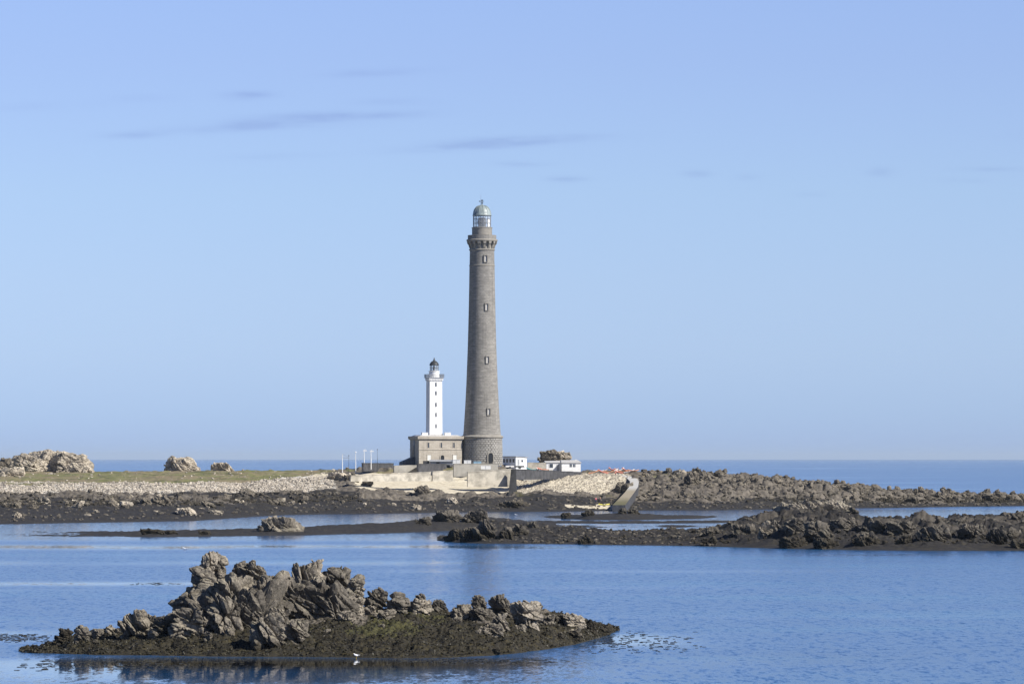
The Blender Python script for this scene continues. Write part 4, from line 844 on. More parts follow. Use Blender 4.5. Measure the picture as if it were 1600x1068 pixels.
# ------------------------------------------------------------------ tall lighthouse
def tall():
    d = 1500.; k = d/F; zb = Z(727, d); zz = lambda y: Z(y, d)-zb
    T = empty('lighthouse', (X(753.2, d), d, zb), 0, 'very tall round grey granite lighthouse with a domed lantern', 'lighthouse')
    ys = [680, 675, 660, 640, 620, 600, 570, 540, 510, 480, 450, 416]; hw = [29.6, 29.0, 28.0, 26.7, 25.6, 24.6, 23.4, 22.3, 21.5, 20.8, 20.2, 19.7]
    pr = [(h*k, zz(y)) for y, h in zip(ys, hw)]
    MB().lathe(pr, 96, sharp=False, cap=False).build('shaft', M['shaft'], T)
    MB().lathe([(19.9*k, zz(416)), (20.2*k, zz(415)), (20.2*k, zz(414.2)), (19.4*k, zz(413.6))], 64, cap=False).build('string_course', M['trim_stone'], T)
    MB().lathe([(19.5*k, zz(414)), (19.1*k, zz(391))], 96, cap=False).build('upper_shaft', M['shaft'], T)
    MB().lathe([(19.2*k, zz(391.6)), (20.4*k, zz(391)), (20.4*k, zz(389.4)), (19.2*k, zz(388.8))], 64, cap=False).build('string_course', M['trim_stone'], T)
    # rusticated base
    b = MB(); n = 38; rows = 13; zt = zz(684.2); rb, rt = 32.4*k, 31.2*k; hrow = zt/rows
    b.lathe([(rb-.12, 0), (rt-.12, zt)], 96, cap=False)
    for r in range(rows):
        z0, z1 = r*hrow+.022, (r+1)*hrow-.022; R0 = rb+(rt-rb)*(r/rows)
        for i in range(n):
            a0 = (i+.5*(r % 2))*2*math.pi/n+.004; a1 = a0+2*math.pi/n-.008
            if -1.40 < (a0+a1)/2-2*math.pi*0 + 0 < -1.40: continue
            am = (a0+a1)/2; am2 = math.atan2(math.sin(am), math.cos(am))
            if abs(am2-(-math.pi/2+.42)) < .155 and r*hrow < 3.9: continue
            vs = []
            for (rr, ins) in ((R0-.13, 0), (R0+.06, .05)):
                for (a, z) in ((a0+ins*.2, z0+ins), (am, z0+ins), (a1-ins*.2, z0+ins), (a1-ins*.2, z1-ins), (am, z1-ins), (a0+ins*.2, z1-ins)):
                    vs.append((rr*math.cos(a), rr*math.sin(a), z))
            b.add(vs, [(6, 7, 10, 11), (7, 8, 9, 10)]+[(q, (q+1) % 6, 6+(q+1) % 6, 6+q) for q in range(6)])
    b.build('base', M['base_stone'], T)
    MB().lathe([(31.0*k, zz(684.6)), (32.6*k, zz(684)), (33.2*k, zz(683)), (33.2*k, zz(681.6)), (31.5*k, zz(680.4)), (29.3*k, zz(679.2))], 96, cap=False).build('base_cornice', M['trim_stone'], T)
    # door
    am = -math.pi/2+.42; R0 = rb
    fr = MB(); w2, h0 = .95, 2.9
    def arch(w_, h_): return [(-w_, 0), (w_, 0), (w_, h_)]+[(w_*math.cos(t_), h_+w_*math.sin(t_)) for t_ in np.linspace(.15, math.pi-.15, 9)]+[(-w_, h_)]
    dr = MB().prism(arch(.82, h0), -.03, .03).build('door', M['dark'], T, (R0*math.cos(am)*.992, R0*math.sin(am)*.992, .25)); dr.rotation_euler = (0, 0, am+math.pi/2)
    f = MB(); o_ = arch(1.12, h0); i_ = arch(.82, h0)
    for q in range(1, len(o_)-1+1):
        q2 = (q+1) % len(o_)
        if q2 in (0,): q2 = 0
        f.add([(o_[q][0], -.25, o_[q][1]), (o_[q2][0], -.25, o_[q2][1]), (i_[q2][0], -.25, i_[q2][1]), (i_[q][0], -.25, i_[q][1]),
               (o_[q][0], .3, o_[q][1]), (o_[q2][0], .3, o_[q2][1]), (i_[q2][0], .3, i_[q2][1]), (i_[q][0], .3, i_[q][1])], [(0, 1, 2, 3), (0, 4, 5, 1), (2, 6, 7, 3), (1, 5, 6, 2), (3, 7, 4, 0)])
    fo = f.build('door_surround', M['trim_stone'], dr)
    # windows
    for (px, py, hw_) in ((758.8, 404.6, 19.3), (760.4, 480, 20.8), (761.6, 562.4, 23.1), (763.6, 643.5, 26.9)):
        s_ = (px-753.2)/hw_; a = -math.pi/2+math.asin(max(-1, min(1, s_))); rr = hw_*k
        h2 = 1.0; w2 = .42
        wd = MB()
        wd.box(-w2-.2, -w2, -.30, .2, -h2-.12, h2+.22); wd.box(w2, w2+.2, -.42, .2, -h2-.12, h2+.22); wd.box(-w2, w2, -.38, .2, h2, h2+.22); wd.box(-w2-.05, w2, -.30, .2, -h2-.2, -h2)
        wo = wd.build('window', M['trim_stone'], T, (rr*math.cos(a), rr*math.sin(a), zz(py))); wo.rotation_euler = (0, 0, a+math.pi/2)
        MB().box(-w2, w2, -.05, .02, -h2, h2).build('shutter', M['window_grey'], wo)
    # corbelled gallery
    c = MB(); c.lathe([(18.6*k, zz(389.2)), (18.6*k, zz(384)), (18.8*k, zz(378.5)), (21*k, zz(377.2)), (23.6*k, zz(377))], 64, cap=False)
    nc = 16
    for i in range(nc):
        a = 2*math.pi*(i+.5)/nc
        ca, sa = math.cos(a), math.sin(a); wd2 = .40
        pts = [(19.0*k, 388.8), (20.4*k, 386.5), (21.3*k, 383), (23.3*k, 380.4), (23.6*k, 377.2), (19*k, 377.2)]
        vs = []
        for sgn in (-1, 1):
            for r_, y_ in pts:
                wloc = wd2*(1.25 if y_ < 379 else (1.0 if y_ < 381 else .72)); vs.append((r_*ca-sgn*wloc*sa, r_*sa+sgn*wloc*ca, zz(y_)))
        n6 = len(pts); c.add(vs, [tuple(range(n6)), tuple(reversed(range(n6, 2*n6)))]+[(q, n6+q, n6+(q+1) % n6, (q+1) % n6) for q in range(n6)])
    c.build('corbels', M['trim_stone'], T)
    MB().lathe([(20*k, zz(377.4)), (23.8*k, zz(377.2)), (24.4*k, zz(376.2)), (24.4*k, zz(374.8)), (23*k, zz(373.8)), (15*k, zz(373.6))], 64, cap=False).build('gallery_floor', M['trim_stone'], T)
    MB().lathe([(22.2*k, zz(373.8)), (22.3*k, zz(367.6)), (21.3*k, zz(367.4)), (21.3*k, zz(373.6))], 64, cap=False).build('parapet', M['shaft'], T)
    MB().lathe([(15.7*k, zz(373.7)), (15.7*k, zz(357)), (16.3*k, zz(356.6)), (16.3*k, zz(355.4)), (13*k, zz(355))], 48, cap=True).build('lantern_base', M['trim_stone'], T)
    # lantern
    la = MB()
    for i in range(12):
        a = 2*math.pi*(i+.3)/12; la.tube((13.8*k*math.cos(a), 13.8*k*math.sin(a), zz(355)), (13.8*k*math.cos(a), 13.8*k*math.sin(a), zz(336.5)), .10, n=5)
    for y in (355, 349, 342.5, 337): 
        la.lathe([(13.7*k, zz(y)), (14.1*k, zz(y)), (14.1*k, zz(y-.5)), (13.7*k, zz(y-.5))], 48, cap=False)
    la.build('lantern_frame', M['metal'], T)
    MB().lathe([(13.75*k, zz(355)), (13.75*k, zz(336.5))], 48, cap=False).build('lantern_glass', M['glass'], T)
    ln = MB().lathe([(1.2, zz(354)), (1.35, zz(350)), (1.5, zz(347)), (1.35, zz(343)), (1.0, zz(340))], 24).build('lens', M['pane'], T)
    MB().lathe([(.6, zz(355)), (.6, zz(353.8))], 16).build('lens_pedestal', M['metal'], T)
    cu = MB()
    for i in range(6):
        a0 = -.95+i*.085; a1 = a0+.085; r_ = 13.2*k
        cu.add([(r_*math.cos(a0), r_*math.sin(a0), zz(354.5)), (r_*math.cos(a1), r_*math.sin(a1), zz(354.5)), (r_*math.cos(a1), r_*math.sin(a1), zz(342)), (r_*math.cos(a0), r_*math.sin(a0), zz(342))], [(0, 1, 2, 3)])
    cu.build('blind', M['curtain'], T)
    MB().lathe([(13*k, zz(337.4)), (14.9*k, zz(337.2)), (14.9*k, zz(335.8)), (14.1*k, zz(335.2)), (14*k, zz(333)), (13.1*k, zz(329.5)), (11.2*k, zz(326)), (8.6*k, zz(323.2)), (5.4*k, zz(321.4)), (2.2*k, zz(320.4)), (1.6*k, zz(319.6))], 48, sharp=False).build('dome', M['verdigris'], T)
    ri = MB()
    for i in range(12):
        a = 2*math.pi*(i+.3)/12; q = [(14.3*k, 335), (13.3*k, 329.4), (11.4*k, 325.8), (8.8*k, 323), (5.5*k, 321.1)]
        for (r0, y0), (r1, y1) in zip(q, q[1:]): ri.tube((r0*math.cos(a), r0*math.sin(a), zz(y0)), (r1*math.cos(a), r1*math.sin(a), zz(y1)), .06, n=4)
    ri.build('dome_ribs', M['verdigris'], T)
    v = MB(); v.tube((0, 0, zz(320)), (0, 0, zz(313)), .13, .08, 6); v.lathe([(.1, zz(318.2)), (.42, zz(317.2)), (.1, zz(316.2))], 12)
    v.box(-.75, .55, -.05, .05, zz(315.0), zz(314.2)); v.add([(-.75, 0, zz(315.6)), (-1.05, 0, zz(314.6)), (-.75, 0, zz(313.4)), (-.6, .05, zz(314.6))], [(0, 1, 2, 3)])
    v.box(-.35, .35, -.04, .04, zz(313.6), zz(312.2), taper=.02); v.build('weather_vane', M['metal_dark'], T)
    MB().tube((-.4, 0, zz(321)), (-.4, 0, zz(303)), .045, .02, 5).build('lightning_rod', M['metal'], T)
tall()

# ------------------------------------------------------------------ white lighthouse with its square stone house
def white():
    d = 1492.; k = d/F; zb = Z(725, d); rz = R(17); ca, sa = math.cos(rz), math.sin(rz)
    x0 = X(654.6, d); T = empty('old_lighthouse', (x0, d, zb), rz, 'slim white square lighthouse rising from a low square stone house', 'lighthouse')
    zz = lambda y: Z(y, d)-zb; Wd = (721.5-654.6)*k/ca; Dp = (654.6-639.6)*k/sa
    MB().box(0, Wd, 0, Dp, -1, zz(686.5)).build('house_wall', M['house_stone'], T)
    MB().box(-.12, Wd+.12, -.12, Dp+.12, zz(702.2), zz(701.2)).build('string_course', M['house_stone'], T)
    MB().box(-.3, Wd+.3, -.3, Dp+.3, zz(686.5), zz(685.4)).box(-.5, Wd+.5, -.5, Dp+.5, zz(685.4)+.002, zz(681)).build('cornice', M['house_stone'], T)
    MB().box(.3, Wd-.3, .3, Dp-.3, zz(681)+.003, zz(679.2), taper=.8).build('roof', M['roof_pale'], T)
    for xx in (1.4, 8.8): 
        MB().box(xx, xx+1.9, 1.2, 2.4, zz(680.6), zz(675.6)).box(xx-.08, xx+1.98, 1.1, 2.5, zz(675.6)+.002, zz(675.1)).build('chimney', M['white'], T)
    for px in (669.4, 689.4, 709):
        u = (px-654.6)*k/ca
        wf = MB().box(u-.42, u-.24, -.09, .05, zz(699), zz(690.6)).box(u+.24, u+.42, -.09, .05, zz(699), zz(690.6)).box(u-.24, u+.24, -.09, .05, zz(691.2), zz(690.6)).build('window', M['house_stone'], T)
        MB().box(u-.24, u+.24, -.02, .03, zz(699), zz(691.2)).build('pane', M['pane'], wf)
    for px in (670.5, 710.5):
        u = (px-654.6)*k/ca; wf = MB().box(u-.55, u+.55, -.05, .05, zz(719), zz(710.5)).build('shutter', M['curtain'], T)
        MB().box(u-.75, u-.56, -.09, .05, zz(719), zz(710)).box(u+.56, u+.75, -.09, .05, zz(719), zz(710)).box(u-.75, u+.75, -.09, .05, zz(709.9), zz(709.1)).build('shutter_frame', M['house_stone'], wf)
    u = (691-654.6)*k/ca; dr = MB().prism([(u-.55, 0), (u+.55, 0), (u+.55, 2.3)]+[(u+.55*math.cos(t), 2.3+.55*math.sin(t)) for t in np.linspace(.2, 2.94, 8)]+[(u-.55, 2.3)], -.04, .02).build('door', M['dark'], T)
    s = MB()
    ts = np.linspace(0, math.pi, 10)
    for a, b in zip(ts, ts[1:]):
        s.add([(u+r_*math.cos(t), y, 2.3+r_*math.sin(t)) for y in (-.14, .02) for r_, t in ((.57, a), (.85, a), (.85, b), (.57, b))], [(0, 1, 2, 3), (1, 5, 6, 2), (0, 3, 7, 4)])
    s.box(u-.85, u-.57, -.14, .02, 0, 2.3).box(u+.57, u+.85, -.14, .02, 0, 2.3); s.build('door_surround', M['house_stone'], dr)
    # pilaster on shaded side
    MB().box(-.12, 0.02, Dp*.45, Dp*.55, 0, zz(686.6)).build('downpipe', M['metal'], T)
    # tower
    tx = (677.9-654.6)*k; S = 4.05; cx, cy = 5.1, Dp/2-.2
    # centre so that projection hits px 677.9
    cx = (tx+cy*sa)/ca
    tw = MB(); hw0, hw1 = S/2+.06, S/2-.02; zt = zz(592.5)
    tw.hexa([(cx-hw0, cy-hw0, zz(680)), (cx+hw0, cy-hw0, zz(680)), (cx+hw0, cy+hw0, zz(680)), (cx-hw0, cy+hw0, zz(680))], [(cx-hw1, cy-hw1, zt), (cx+hw1, cy-hw1, zt), (cx+hw1, cy+hw1, zt), (cx-hw1, cy+hw1, zt)])
    tw.build('tower', M['white_tower'], T)
    MB().box(cx-2.2, cx+2.2, cy-2.2, cy+2.2, zz(679.5), zz(677.5)).build('tower_plinth', M['roof_pale'], T)
    for py in (600, 613.5, 631.7, 647.5, 665.2):
        wf = MB().box(cx-.2, cx+.2, cy-hw0-.03, cy-hw0+.3, zz(py)-.62, zz(py)+.62).build('window', M['pane'], T)
        MB().box(cx-.24, cx+.24, cy-hw0-.08, cy-hw0+.1, zz(py)+.3, zz(py)+.42).build('lintel', M['roof_grey'], wf)
    g = MB(); e = 2.35
    g.box(cx-e+.15, cx+e-.15, cy-e+.15, cy+e-.15, zz(592.5), zz(591.2)).box(cx-e, cx+e, cy-e, cy+e, zz(591.2)+.002, zz(588.8))
    for i in range(9):
        q = -e+.35+i*(2*e-.7)/8
        g.box(cx+q-.12, cx+q+.12, cy-e+.02, cy-hw1+.01, zz(593.8), zz(592.5)); g.box(cx-e+.02, cx-hw1+.01, cy+q-.12, cy+q+.12, zz(593.8), zz(592.5)); g.box(cx+hw1-.01, cx+e-.02, cy+q-.12, cy+q+.12, zz(593.8), zz(592.5))
    g.build('gallery', M['white_tower'], T)
    r = MB(); e2 = 2.5
    for i in range(13):
        q = -e2+i*2*e2/12
        for (a, b) in ((cx+q, cy-e2), (cx+q, cy+e2), (cx-e2, cy+q), (cx+e2, cy+q)): r.tube((a, b, zz(589)), (a, b, zz(584)), .04, n=4)
    for y in (589, 586.5, 584): 
        for a, b in (((-e2, -e2), (e2, -e2)), ((e2, -e2), (e2, e2)), ((e2, e2), (-e2, e2)), ((-e2, e2), (-e2, -e2))): r.tube((cx+a[0], cy+a[1], zz(y)), (cx+b[0], cy+b[1], zz(y)), .05, n=4)
    r.box(cx-e2-.05, cx+e2+.05, cy-e2-.05, cy+e2+.05, zz(589.4), zz(588.9)); r.build('railing', M['metal'], T)
    MB().lathe([(1.62, zz(588.8)), (1.62, zz(580)), (1.78, zz(579.6)), (1.78, zz(578.8)), (1.2, zz(578.5))], 32, cx, cy).build('drum', M['white_tower'], T)
    f = MB()
    for i in range(8):
        a = 2*math.pi*(i+.5)/8; f.tube((cx+1.28*math.cos(a), cy+1.28*math.sin(a), zz(579)), (cx+1.28*math.cos(a), cy+1.28*math.sin(a), zz(569.5)), .075, n=5)
    for y in (578.6, 574, 569.8): f.lathe([(1.24, zz(y)), (1.36, zz(y)), (1.36, zz(y-.5)), (1.24, zz(y-.5))], 24, cx, cy, cap=False)
    f.build('lantern_frame', M['metal_dark'], T)
    MB().lathe([(1.25, zz(579)), (1.25, zz(569.5))], 24, cx, cy, cap=False).build('lantern_glass', M['glass'], T)
    MB().lathe([(.35, zz(579)), (.45, zz(575)), (.35, zz(571))], 12, cx, cy).build('lens', M['pane'], T)
    MB().lathe([(1.5, zz(569.8)), (1.5, zz(569.2)), (1.3, zz(566.4)), (.85, zz(564)), (.35, zz(562.6)), (.3, zz(561.6)), (.22, zz(560.5)), (.05, zz(557.5))], 24, cx, cy, sharp=False).build('dome', M['metal_dark'], T)
    # lean-to at the back left
    a = MB(); a.hexa([(-4.0, 4.2, -1), (0, 4.2, -1), (0, 8.5, -1), (-4.0, 8.5, -1)], [(-4.0, 4.2, zz(721.5)), (0, 4.2, zz(713)), (0, 8.5, zz(713)), (-4.0, 8.5, zz(721.5))]); a.build('lean_to', M['slate'], T)
    b = MB(); b.prism([(-1.7, -1), (0, -1), (0, zz(694)), (-.35, zz(697))], 5.4, 6.4); b.build('buttress', M['house_stone'], T)
white()

# ------------------------------------------------------------------ walls and small buildings
def wall(name, a, b, thick, mat, label, cap=True, cat='wall', base=None):
    """a, b: (px, ytop, ybase, d)"""
    A = Vector((X(a[0], a[3]), a[3], 0)); B = Vector((X(b[0], b[3]), b[3], 0)); ax = (B-A); Ln = ax.length; ang = math.atan2(ax.y, ax.x)
    za, zbt = Z(a[1], a[3]), Z(b[1], b[3]); z0 = min(Z(a[2], a[3]), Z(b[2], b[3]))-.6
    o = MB(); n = max(2, int(Ln/2.5)); rr = random.Random(int(a[0]*7))
    tops = [(za+(zbt-za)*i/n)-z0+rr.uniform(-.05, .05) for i in range(n+1)]
    vs = []
    for i in range(n+1):
        x = Ln*i/n; vs += [(x, 0, 0), (x, 0, tops[i]), (x, thick, tops[i]), (x, thick, 0)]
    fs = []
    for i in range(n):
        q = i*4; fs += [(q, q+4, q+5, q+1), (q+1, q+5, q+6, q+2), (q+2, q+6, q+7, q+3)]
    fs += [(0, 1, 2, 3), (n*4+3, n*4+2, n*4+1, n*4)]
    o.add(vs, fs); T = empty(name, (A.x, A.y, z0), ang, label, cat); o.build('wall_body', M[mat], T)
    if cap:
        c = MB(); 
        for i in range(n):
            x0, x1 = Ln*i/n, Ln*(i+1)/n-.03; c.hexa([(x0, -.1, tops[i]+.003), (x1, -.1, tops[i+1]+.003), (x1, thick+.1, tops[i+1]+.003), (x0, thick+.1, tops[i]+.003)],
               [(x0, -.1, tops[i]+.18), (x1, -.1, tops[i+1]+.18), (x1, thick+.1, tops[i+1]+.18), (x0, thick+.1, tops[i]+.18)])
        c.build('coping', M[mat], T)
    return T
wall('sea_wall', (731, 738, 757, 1428), (800, 732.8, 757, 1432), .8, 'palewall', 'pale sandy sea wall in front of the tall lighthouse')
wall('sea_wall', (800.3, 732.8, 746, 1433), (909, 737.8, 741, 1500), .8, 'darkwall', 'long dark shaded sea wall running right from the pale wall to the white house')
wall('sea_wall', (548, 743.5, 748, 1400), (673, 737.5, 748, 1418), .6, 'palewall', 'low pale retaining wall left of the gap below the stone house')
wall('sea_wall', (676, 737.3, 748, 1420), (708, 735, 748, 1424), .6, 'palewall', 'short pale wall section right of the gap below the stone house')
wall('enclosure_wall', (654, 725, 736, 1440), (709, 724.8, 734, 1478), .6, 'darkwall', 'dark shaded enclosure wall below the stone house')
wall('enclosure_wall', (709, 724.6, 741, 1455), (778, 724.6, 735, 1460), .6, 'concrete', 'grey beige enclosure wall at the foot of the tall lighthouse')
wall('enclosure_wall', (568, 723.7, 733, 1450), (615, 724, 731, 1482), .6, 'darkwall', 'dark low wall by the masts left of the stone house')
wall('enclosure_wall', (824, 721.8, 730, 1500), (853, 722, 730, 1500), .4, 'palewall', 'tan wall between the prefab building and the white house', cap=False)
wall('enclosure_wall', (616, 727, 735, 1440), (652, 726, 735, 1445), .5, 'concrete', 'broken low grey wall among shrubs left of the dark enclosure wall', cap=False)
# dark buttress at the corner of the sea wall
def butt():
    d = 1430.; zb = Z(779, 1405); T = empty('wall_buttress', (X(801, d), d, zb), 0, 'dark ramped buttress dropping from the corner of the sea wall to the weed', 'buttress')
    m = MB(); w1 = 1.3; z = lambda y: Z(y, d)-zb
    m.hexa([(-1.4, -14, 0), (.9, -12, 0), (1.4, .2, 0), (-.9, .4, 0)], [(-.7, -1.6, z(744)), (.8, -1.0, z(744)), (1.0, .2, z(733)), (-.5, .4, z(733))]); m.build('buttress_body', flat_mat('dark_masonry', (.035, .035, .036), .9, .15, .6), T)  # whole buttress in one very dark colour
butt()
def panel(px0, px1, y0, y1, d, mat, name, label, cat, dep=1.0, rz=0):
    k = d/F; zb = Z(y1, d); T = empty(name, (X(px0, d), d, zb), rz, label, cat); w_ = (px1-px0)*k; h = (y1-y0)*k
    MB().box(0, w_, 0, dep, 0, h-.08).build('body', M[mat], T)
    MB().box(-.06, w_+.06, -.06, dep+.06, h-.08+.002, h).build('lid', M[mat], T)
    MB().box(w_*.47, w_*.49, -.03, 0, .1, h-.15).build('seam', M['metal'], T); return T
panel(751.4, 766.6, 726.8, 732.6, 1448, 'white', 'storage_box', 'white low storage box in front of the grey enclosure wall', 'box', 1.2)
panel(707.5, 719, 717.6, 725.5, 1470, 'white', 'storage_cabin', 'white cabin at the right foot of the stone house', 'cabin', 2.5)
panel(725, 736, 718.4, 725.2, 1468, 'white', 'storage_cabin', 'white cabin at the left foot of the tall lighthouse', 'cabin', 2.2)
panel(740, 752, 720.2, 725.2, 1466, 'blue', 'storage_box', 'pale blue box beside the white cabin at the foot of the tall lighthouse', 'box', 2)
def shed():
    d = 1470.; k = d/F; zb = Z(726, d); T = empty('shed', (X(671.5, d), d, zb), 0, 'low grey shed roofed in zinc in front of the stone house door', 'shed'); w_ = 36*k
    MB().box(0, w_, 0, 3, 0, 1.0).build('wall', M['metal'], T); MB().hexa([(-.2, -.3, 1.003), (w_+.2, -.3, 1.003), (w_+.2, 3.2, 1.003), (-.2, 3.2, 1.003)], [(-.2, -.3, 1.1), (w_+.2, -.3, 1.1), (w_+.2, 3.2, 1.62), (-.2, 3.2, 1.62)]).build('roof', M['roof_grey'], T)
    MB().box(2, 3, -.04, 0, 0, .9).build('door', M['dark'], T)
shed()
panel(661, 671, 719.5, 725.5, 1472, 'darkwall', 'storage_box', 'small brown box at the left end of the zinc roofed shed', 'box', 1.4)
def prefab():
    d = 1485.; k = d/F; zb = Z(726.5, d); rz = R(38); T = empty('prefab_building', (X(806, d), d, zb), rz, 'flat roofed prefab building right of the tall lighthouse, grey windowed side and white end', 'building')
    La = 17*k/math.cos(rz); Lb = 20*k/math.sin(rz); h = (726.5-713.4)*k
    MB().box(0, La, 0, Lb, -1.5, h).build('wall', M['white'], T)
    MB().hexa([(-.25, -.25, h+.003), (La+.25, -.25, h+.003), (La+.25, Lb+.25, h+.003), (-.25, Lb+.25, h+.003)], [(-.25, -.25, h+.22), (La+.25, -.25, h+.22-.45), (La+.25, Lb+.25, h+.22-.45), (-.25, Lb+.25, h+.22)]).build('roof', M['roof_grey'], T)
    for i in range(4):
        w_ = MB().box(-.05, .02, .7+i*1.6, 1.6+i*1.6, .9, 2.0).build('window', M['pane'], T)
    MB().box(La*.5, La*.5+.7, -.04, .02, 1.0, 1.7).build('window', M['pane'], T)
    MB().box(La*.15, La*.15+.8, -.04, .02, 0, 1.9).build('door', M['roof_grey'], T)
prefab()
def gable():
    d = 1510.; k = d/F; zb = Z(736, d); rz = R(8)
    T = empty('white_house', (X(854.5, d), d, zb), rz, 'low white house with pale roof beside the dark sea wall end', 'house'); z = lambda y: Z(y, d)-zb
    w1 = 23*k; w2 = 30*k
    MB().box(0, w1, 1.2, 6, -.5, z(722.5)).build('wall', M['white'], T)
    MB().box(w1+.003, w1+w2, -.6, 6.3, -.5, z(722.8)).build('wall', M['white'], T)
    MB().hexa([(-.3, .9, z(722.5)+.003), (w1+.1, .9, z(722.5)+.003), (w1+.1, 6.3, z(722.5)+.003), (-.3, 6.3, z(722.5)+.003)], [(-.3, .9, z(722)), (w1+.1, .9, z(722)), (w1+.1, 3.6, z(719)), (-.3, 3.6, z(719.6))]).build('roof', M['roof_pale'], T)
    MB().hexa([(w1-.15, -.9, z(722.8)+.003), (w1+w2+.3, -.9, z(722.8)+.003), (w1+w2+.3, 6.6, z(722.8)+.003), (w1-.15, 6.6, z(722.8)+.003)], [(w1-.15, -.9, z(722.3)), (w1+w2+.3, -.9, z(722.3)), (w1+w2-.3, 3.2, z(718.2)), (w1+.3, 3.2, z(718.2))]).build('roof', M['roof_pale'], T)
    wf = MB().box(1.0, 2.1, 1.12, 1.2, z(730), z(724.5)).build('window', M['pane'], T)
    MB().box(.9, 1.0, 1.08, 1.2, z(730), z(724.4)).box(2.1, 2.2, 1.08, 1.2, z(730), z(724.4)).build('window_frame', M['white'], wf)
    for u in (7.2, 8.3):
        wf = MB().box(u, u+.7, -.68, -.6, z(729), z(724.6)).build('window', M['pane'], T); MB().box(u+.32, u+.38, -.71, -.68, z(729), z(724.6)).build('window_bar', M['white'], wf)
    MB().box(3.3, 4.1, 1.12, 1.2, 0, z(725.5)).build('door', M['roof_grey'], T)
    MB().box(w1+w2-1.2, w1+w2-.7, 3, 3.5, z(719), z(717.5)).build('chimney', M['white'], T)
gable()
# masts
for i, (px, yt, yb, mt, lb) in enumerate(((535, 709, 736, 'white', 'white mast with a long thin yard, leftmost of the masts'), (545, 712, 736, 'metal_dark', 'thin dark pole between the leftmost white mast and the next'),
                (555.7, 706.5, 736, 'white', 'white mast third from the left, thinner at the top'), (569, 702, 733, 'white', 'white mast with a small arm at the left end of the low wall'),
                (579.7, 703, 731, 'white', 'white mast with a lamp head above the dark low wall'), (589.6, 702.5, 732, 'metal_dark', 'tall thin dark pole nearest the stone house'))):
    d = 1455.; zb = Z(yb+2, d); h = Z(yt, d)-zb; T = empty('mast', (X(px, d), d, zb), 0, lb, 'mast', 'masts on the shore')
    r0 = .14 if mt == 'white' else .07
    MB().tube((0, 0, 0), (0, 0, h*.55), r0, r0*.9).tube((0, 0, h*.55), (0, 0, h), r0*.7, r0*.4).build('pole', M[mt], T)
    if i in (3, 4): MB().box(-.3, .8, -.1, .1, h-.45, h-.2).tube((0, 0, h-.2), (.4, 0, h+.3), .05, n=5).build('lamp_head', M['white'], T)
    if i == 0: MB().tube((0, 0, h*.8), (2.0, 0, h*.8), .04, n=5).tube((0, 0, h), (2.0, 0, h*.8), .02, n=4).build('yard', M['metal'], T)
    if i in (1, 2, 5): MB().lathe([(r0*2, h), (r0*2.2, h+.15), (r0*.5, h+.3)], 8).build('cap', M[mt], T)
# slipway
def slip():
    # centre line of the ramp surface: px, py, d
    C_ = [(955, 741.5, 1499), (972, 742, 1496), (985, 745, 1488), (991.5, 751.5, 1470), (990, 760, 1448), (983.5, 769, 1420), (975, 779, 1385), (967, 788.5, 1350)]
    hw = [1.3, 1.4, 1.4, 1.35, 1.35, 1.4, 1.6, 1.8]; pts = [Vector(P(*c)) for c in C_]
    m = MB(); s = MB(); vs = []; n = len(pts)
    for i, p in enumerate(pts):
        t = (pts[min(n-1, i+1)]-pts[max(0, i-1)]); t.z = 0; t.normalize(); nn = Vector((-t.y, t.x, 0))*hw[i]
        if i == 0: pass
        a, b = p+nn, p-nn; vs += [a, b, b-Vector((0, 0, 2.6)), a-Vector((0, 0, 2.6))]
    o = pts[-1].copy(); vs = [v-o for v in vs]; f = []
    for i in range(n-1):
        q = i*4; f += [(q, q+1, q+5, q+4)]
    sd = []
    for i in range(n-1):
        q = i*4; sd += [(q+1, q+2, q+6, q+5), (q+3, q, q+4, q+7)]
    sd += [(0, 3, 2, 1), (n*4-4, n*4-3, n*4-2, n*4-1)]
    T = empty('slipway', tuple(o), 0, 'curved concrete slipway bending down to the sand, weedy green at its foot', 'slipway')
    t = NT('slipway_surface'); p = t.pos(); z = t.sep(p)[2]; n1 = t.noise(p, .5, 4, .6); zz = t.math('ADD', z, t.math('MULTIPLY', t.math('SUBTRACT', n1, .5), 1.2))
    c = t.mix(t.ramp(zz, 2.2, 4.2), (.13, .12, .05), (.36, .31, .22)); c = t.mix(t.ramp(zz, 5.2, 6.4), c, (.56, .55, .52)); c = t.mix(t.math('MULTIPLY', t.ramp(t.noise(p, 2.5, 4, .6), .4, .7), .35), c, (.2, .19, .17)); mt = t.fin(c, .9)
    m.add(vs, f).build('ramp_surface', mt, T); s.add(vs, sd).build('ramp_side', M['darkwall'], T)
slip()
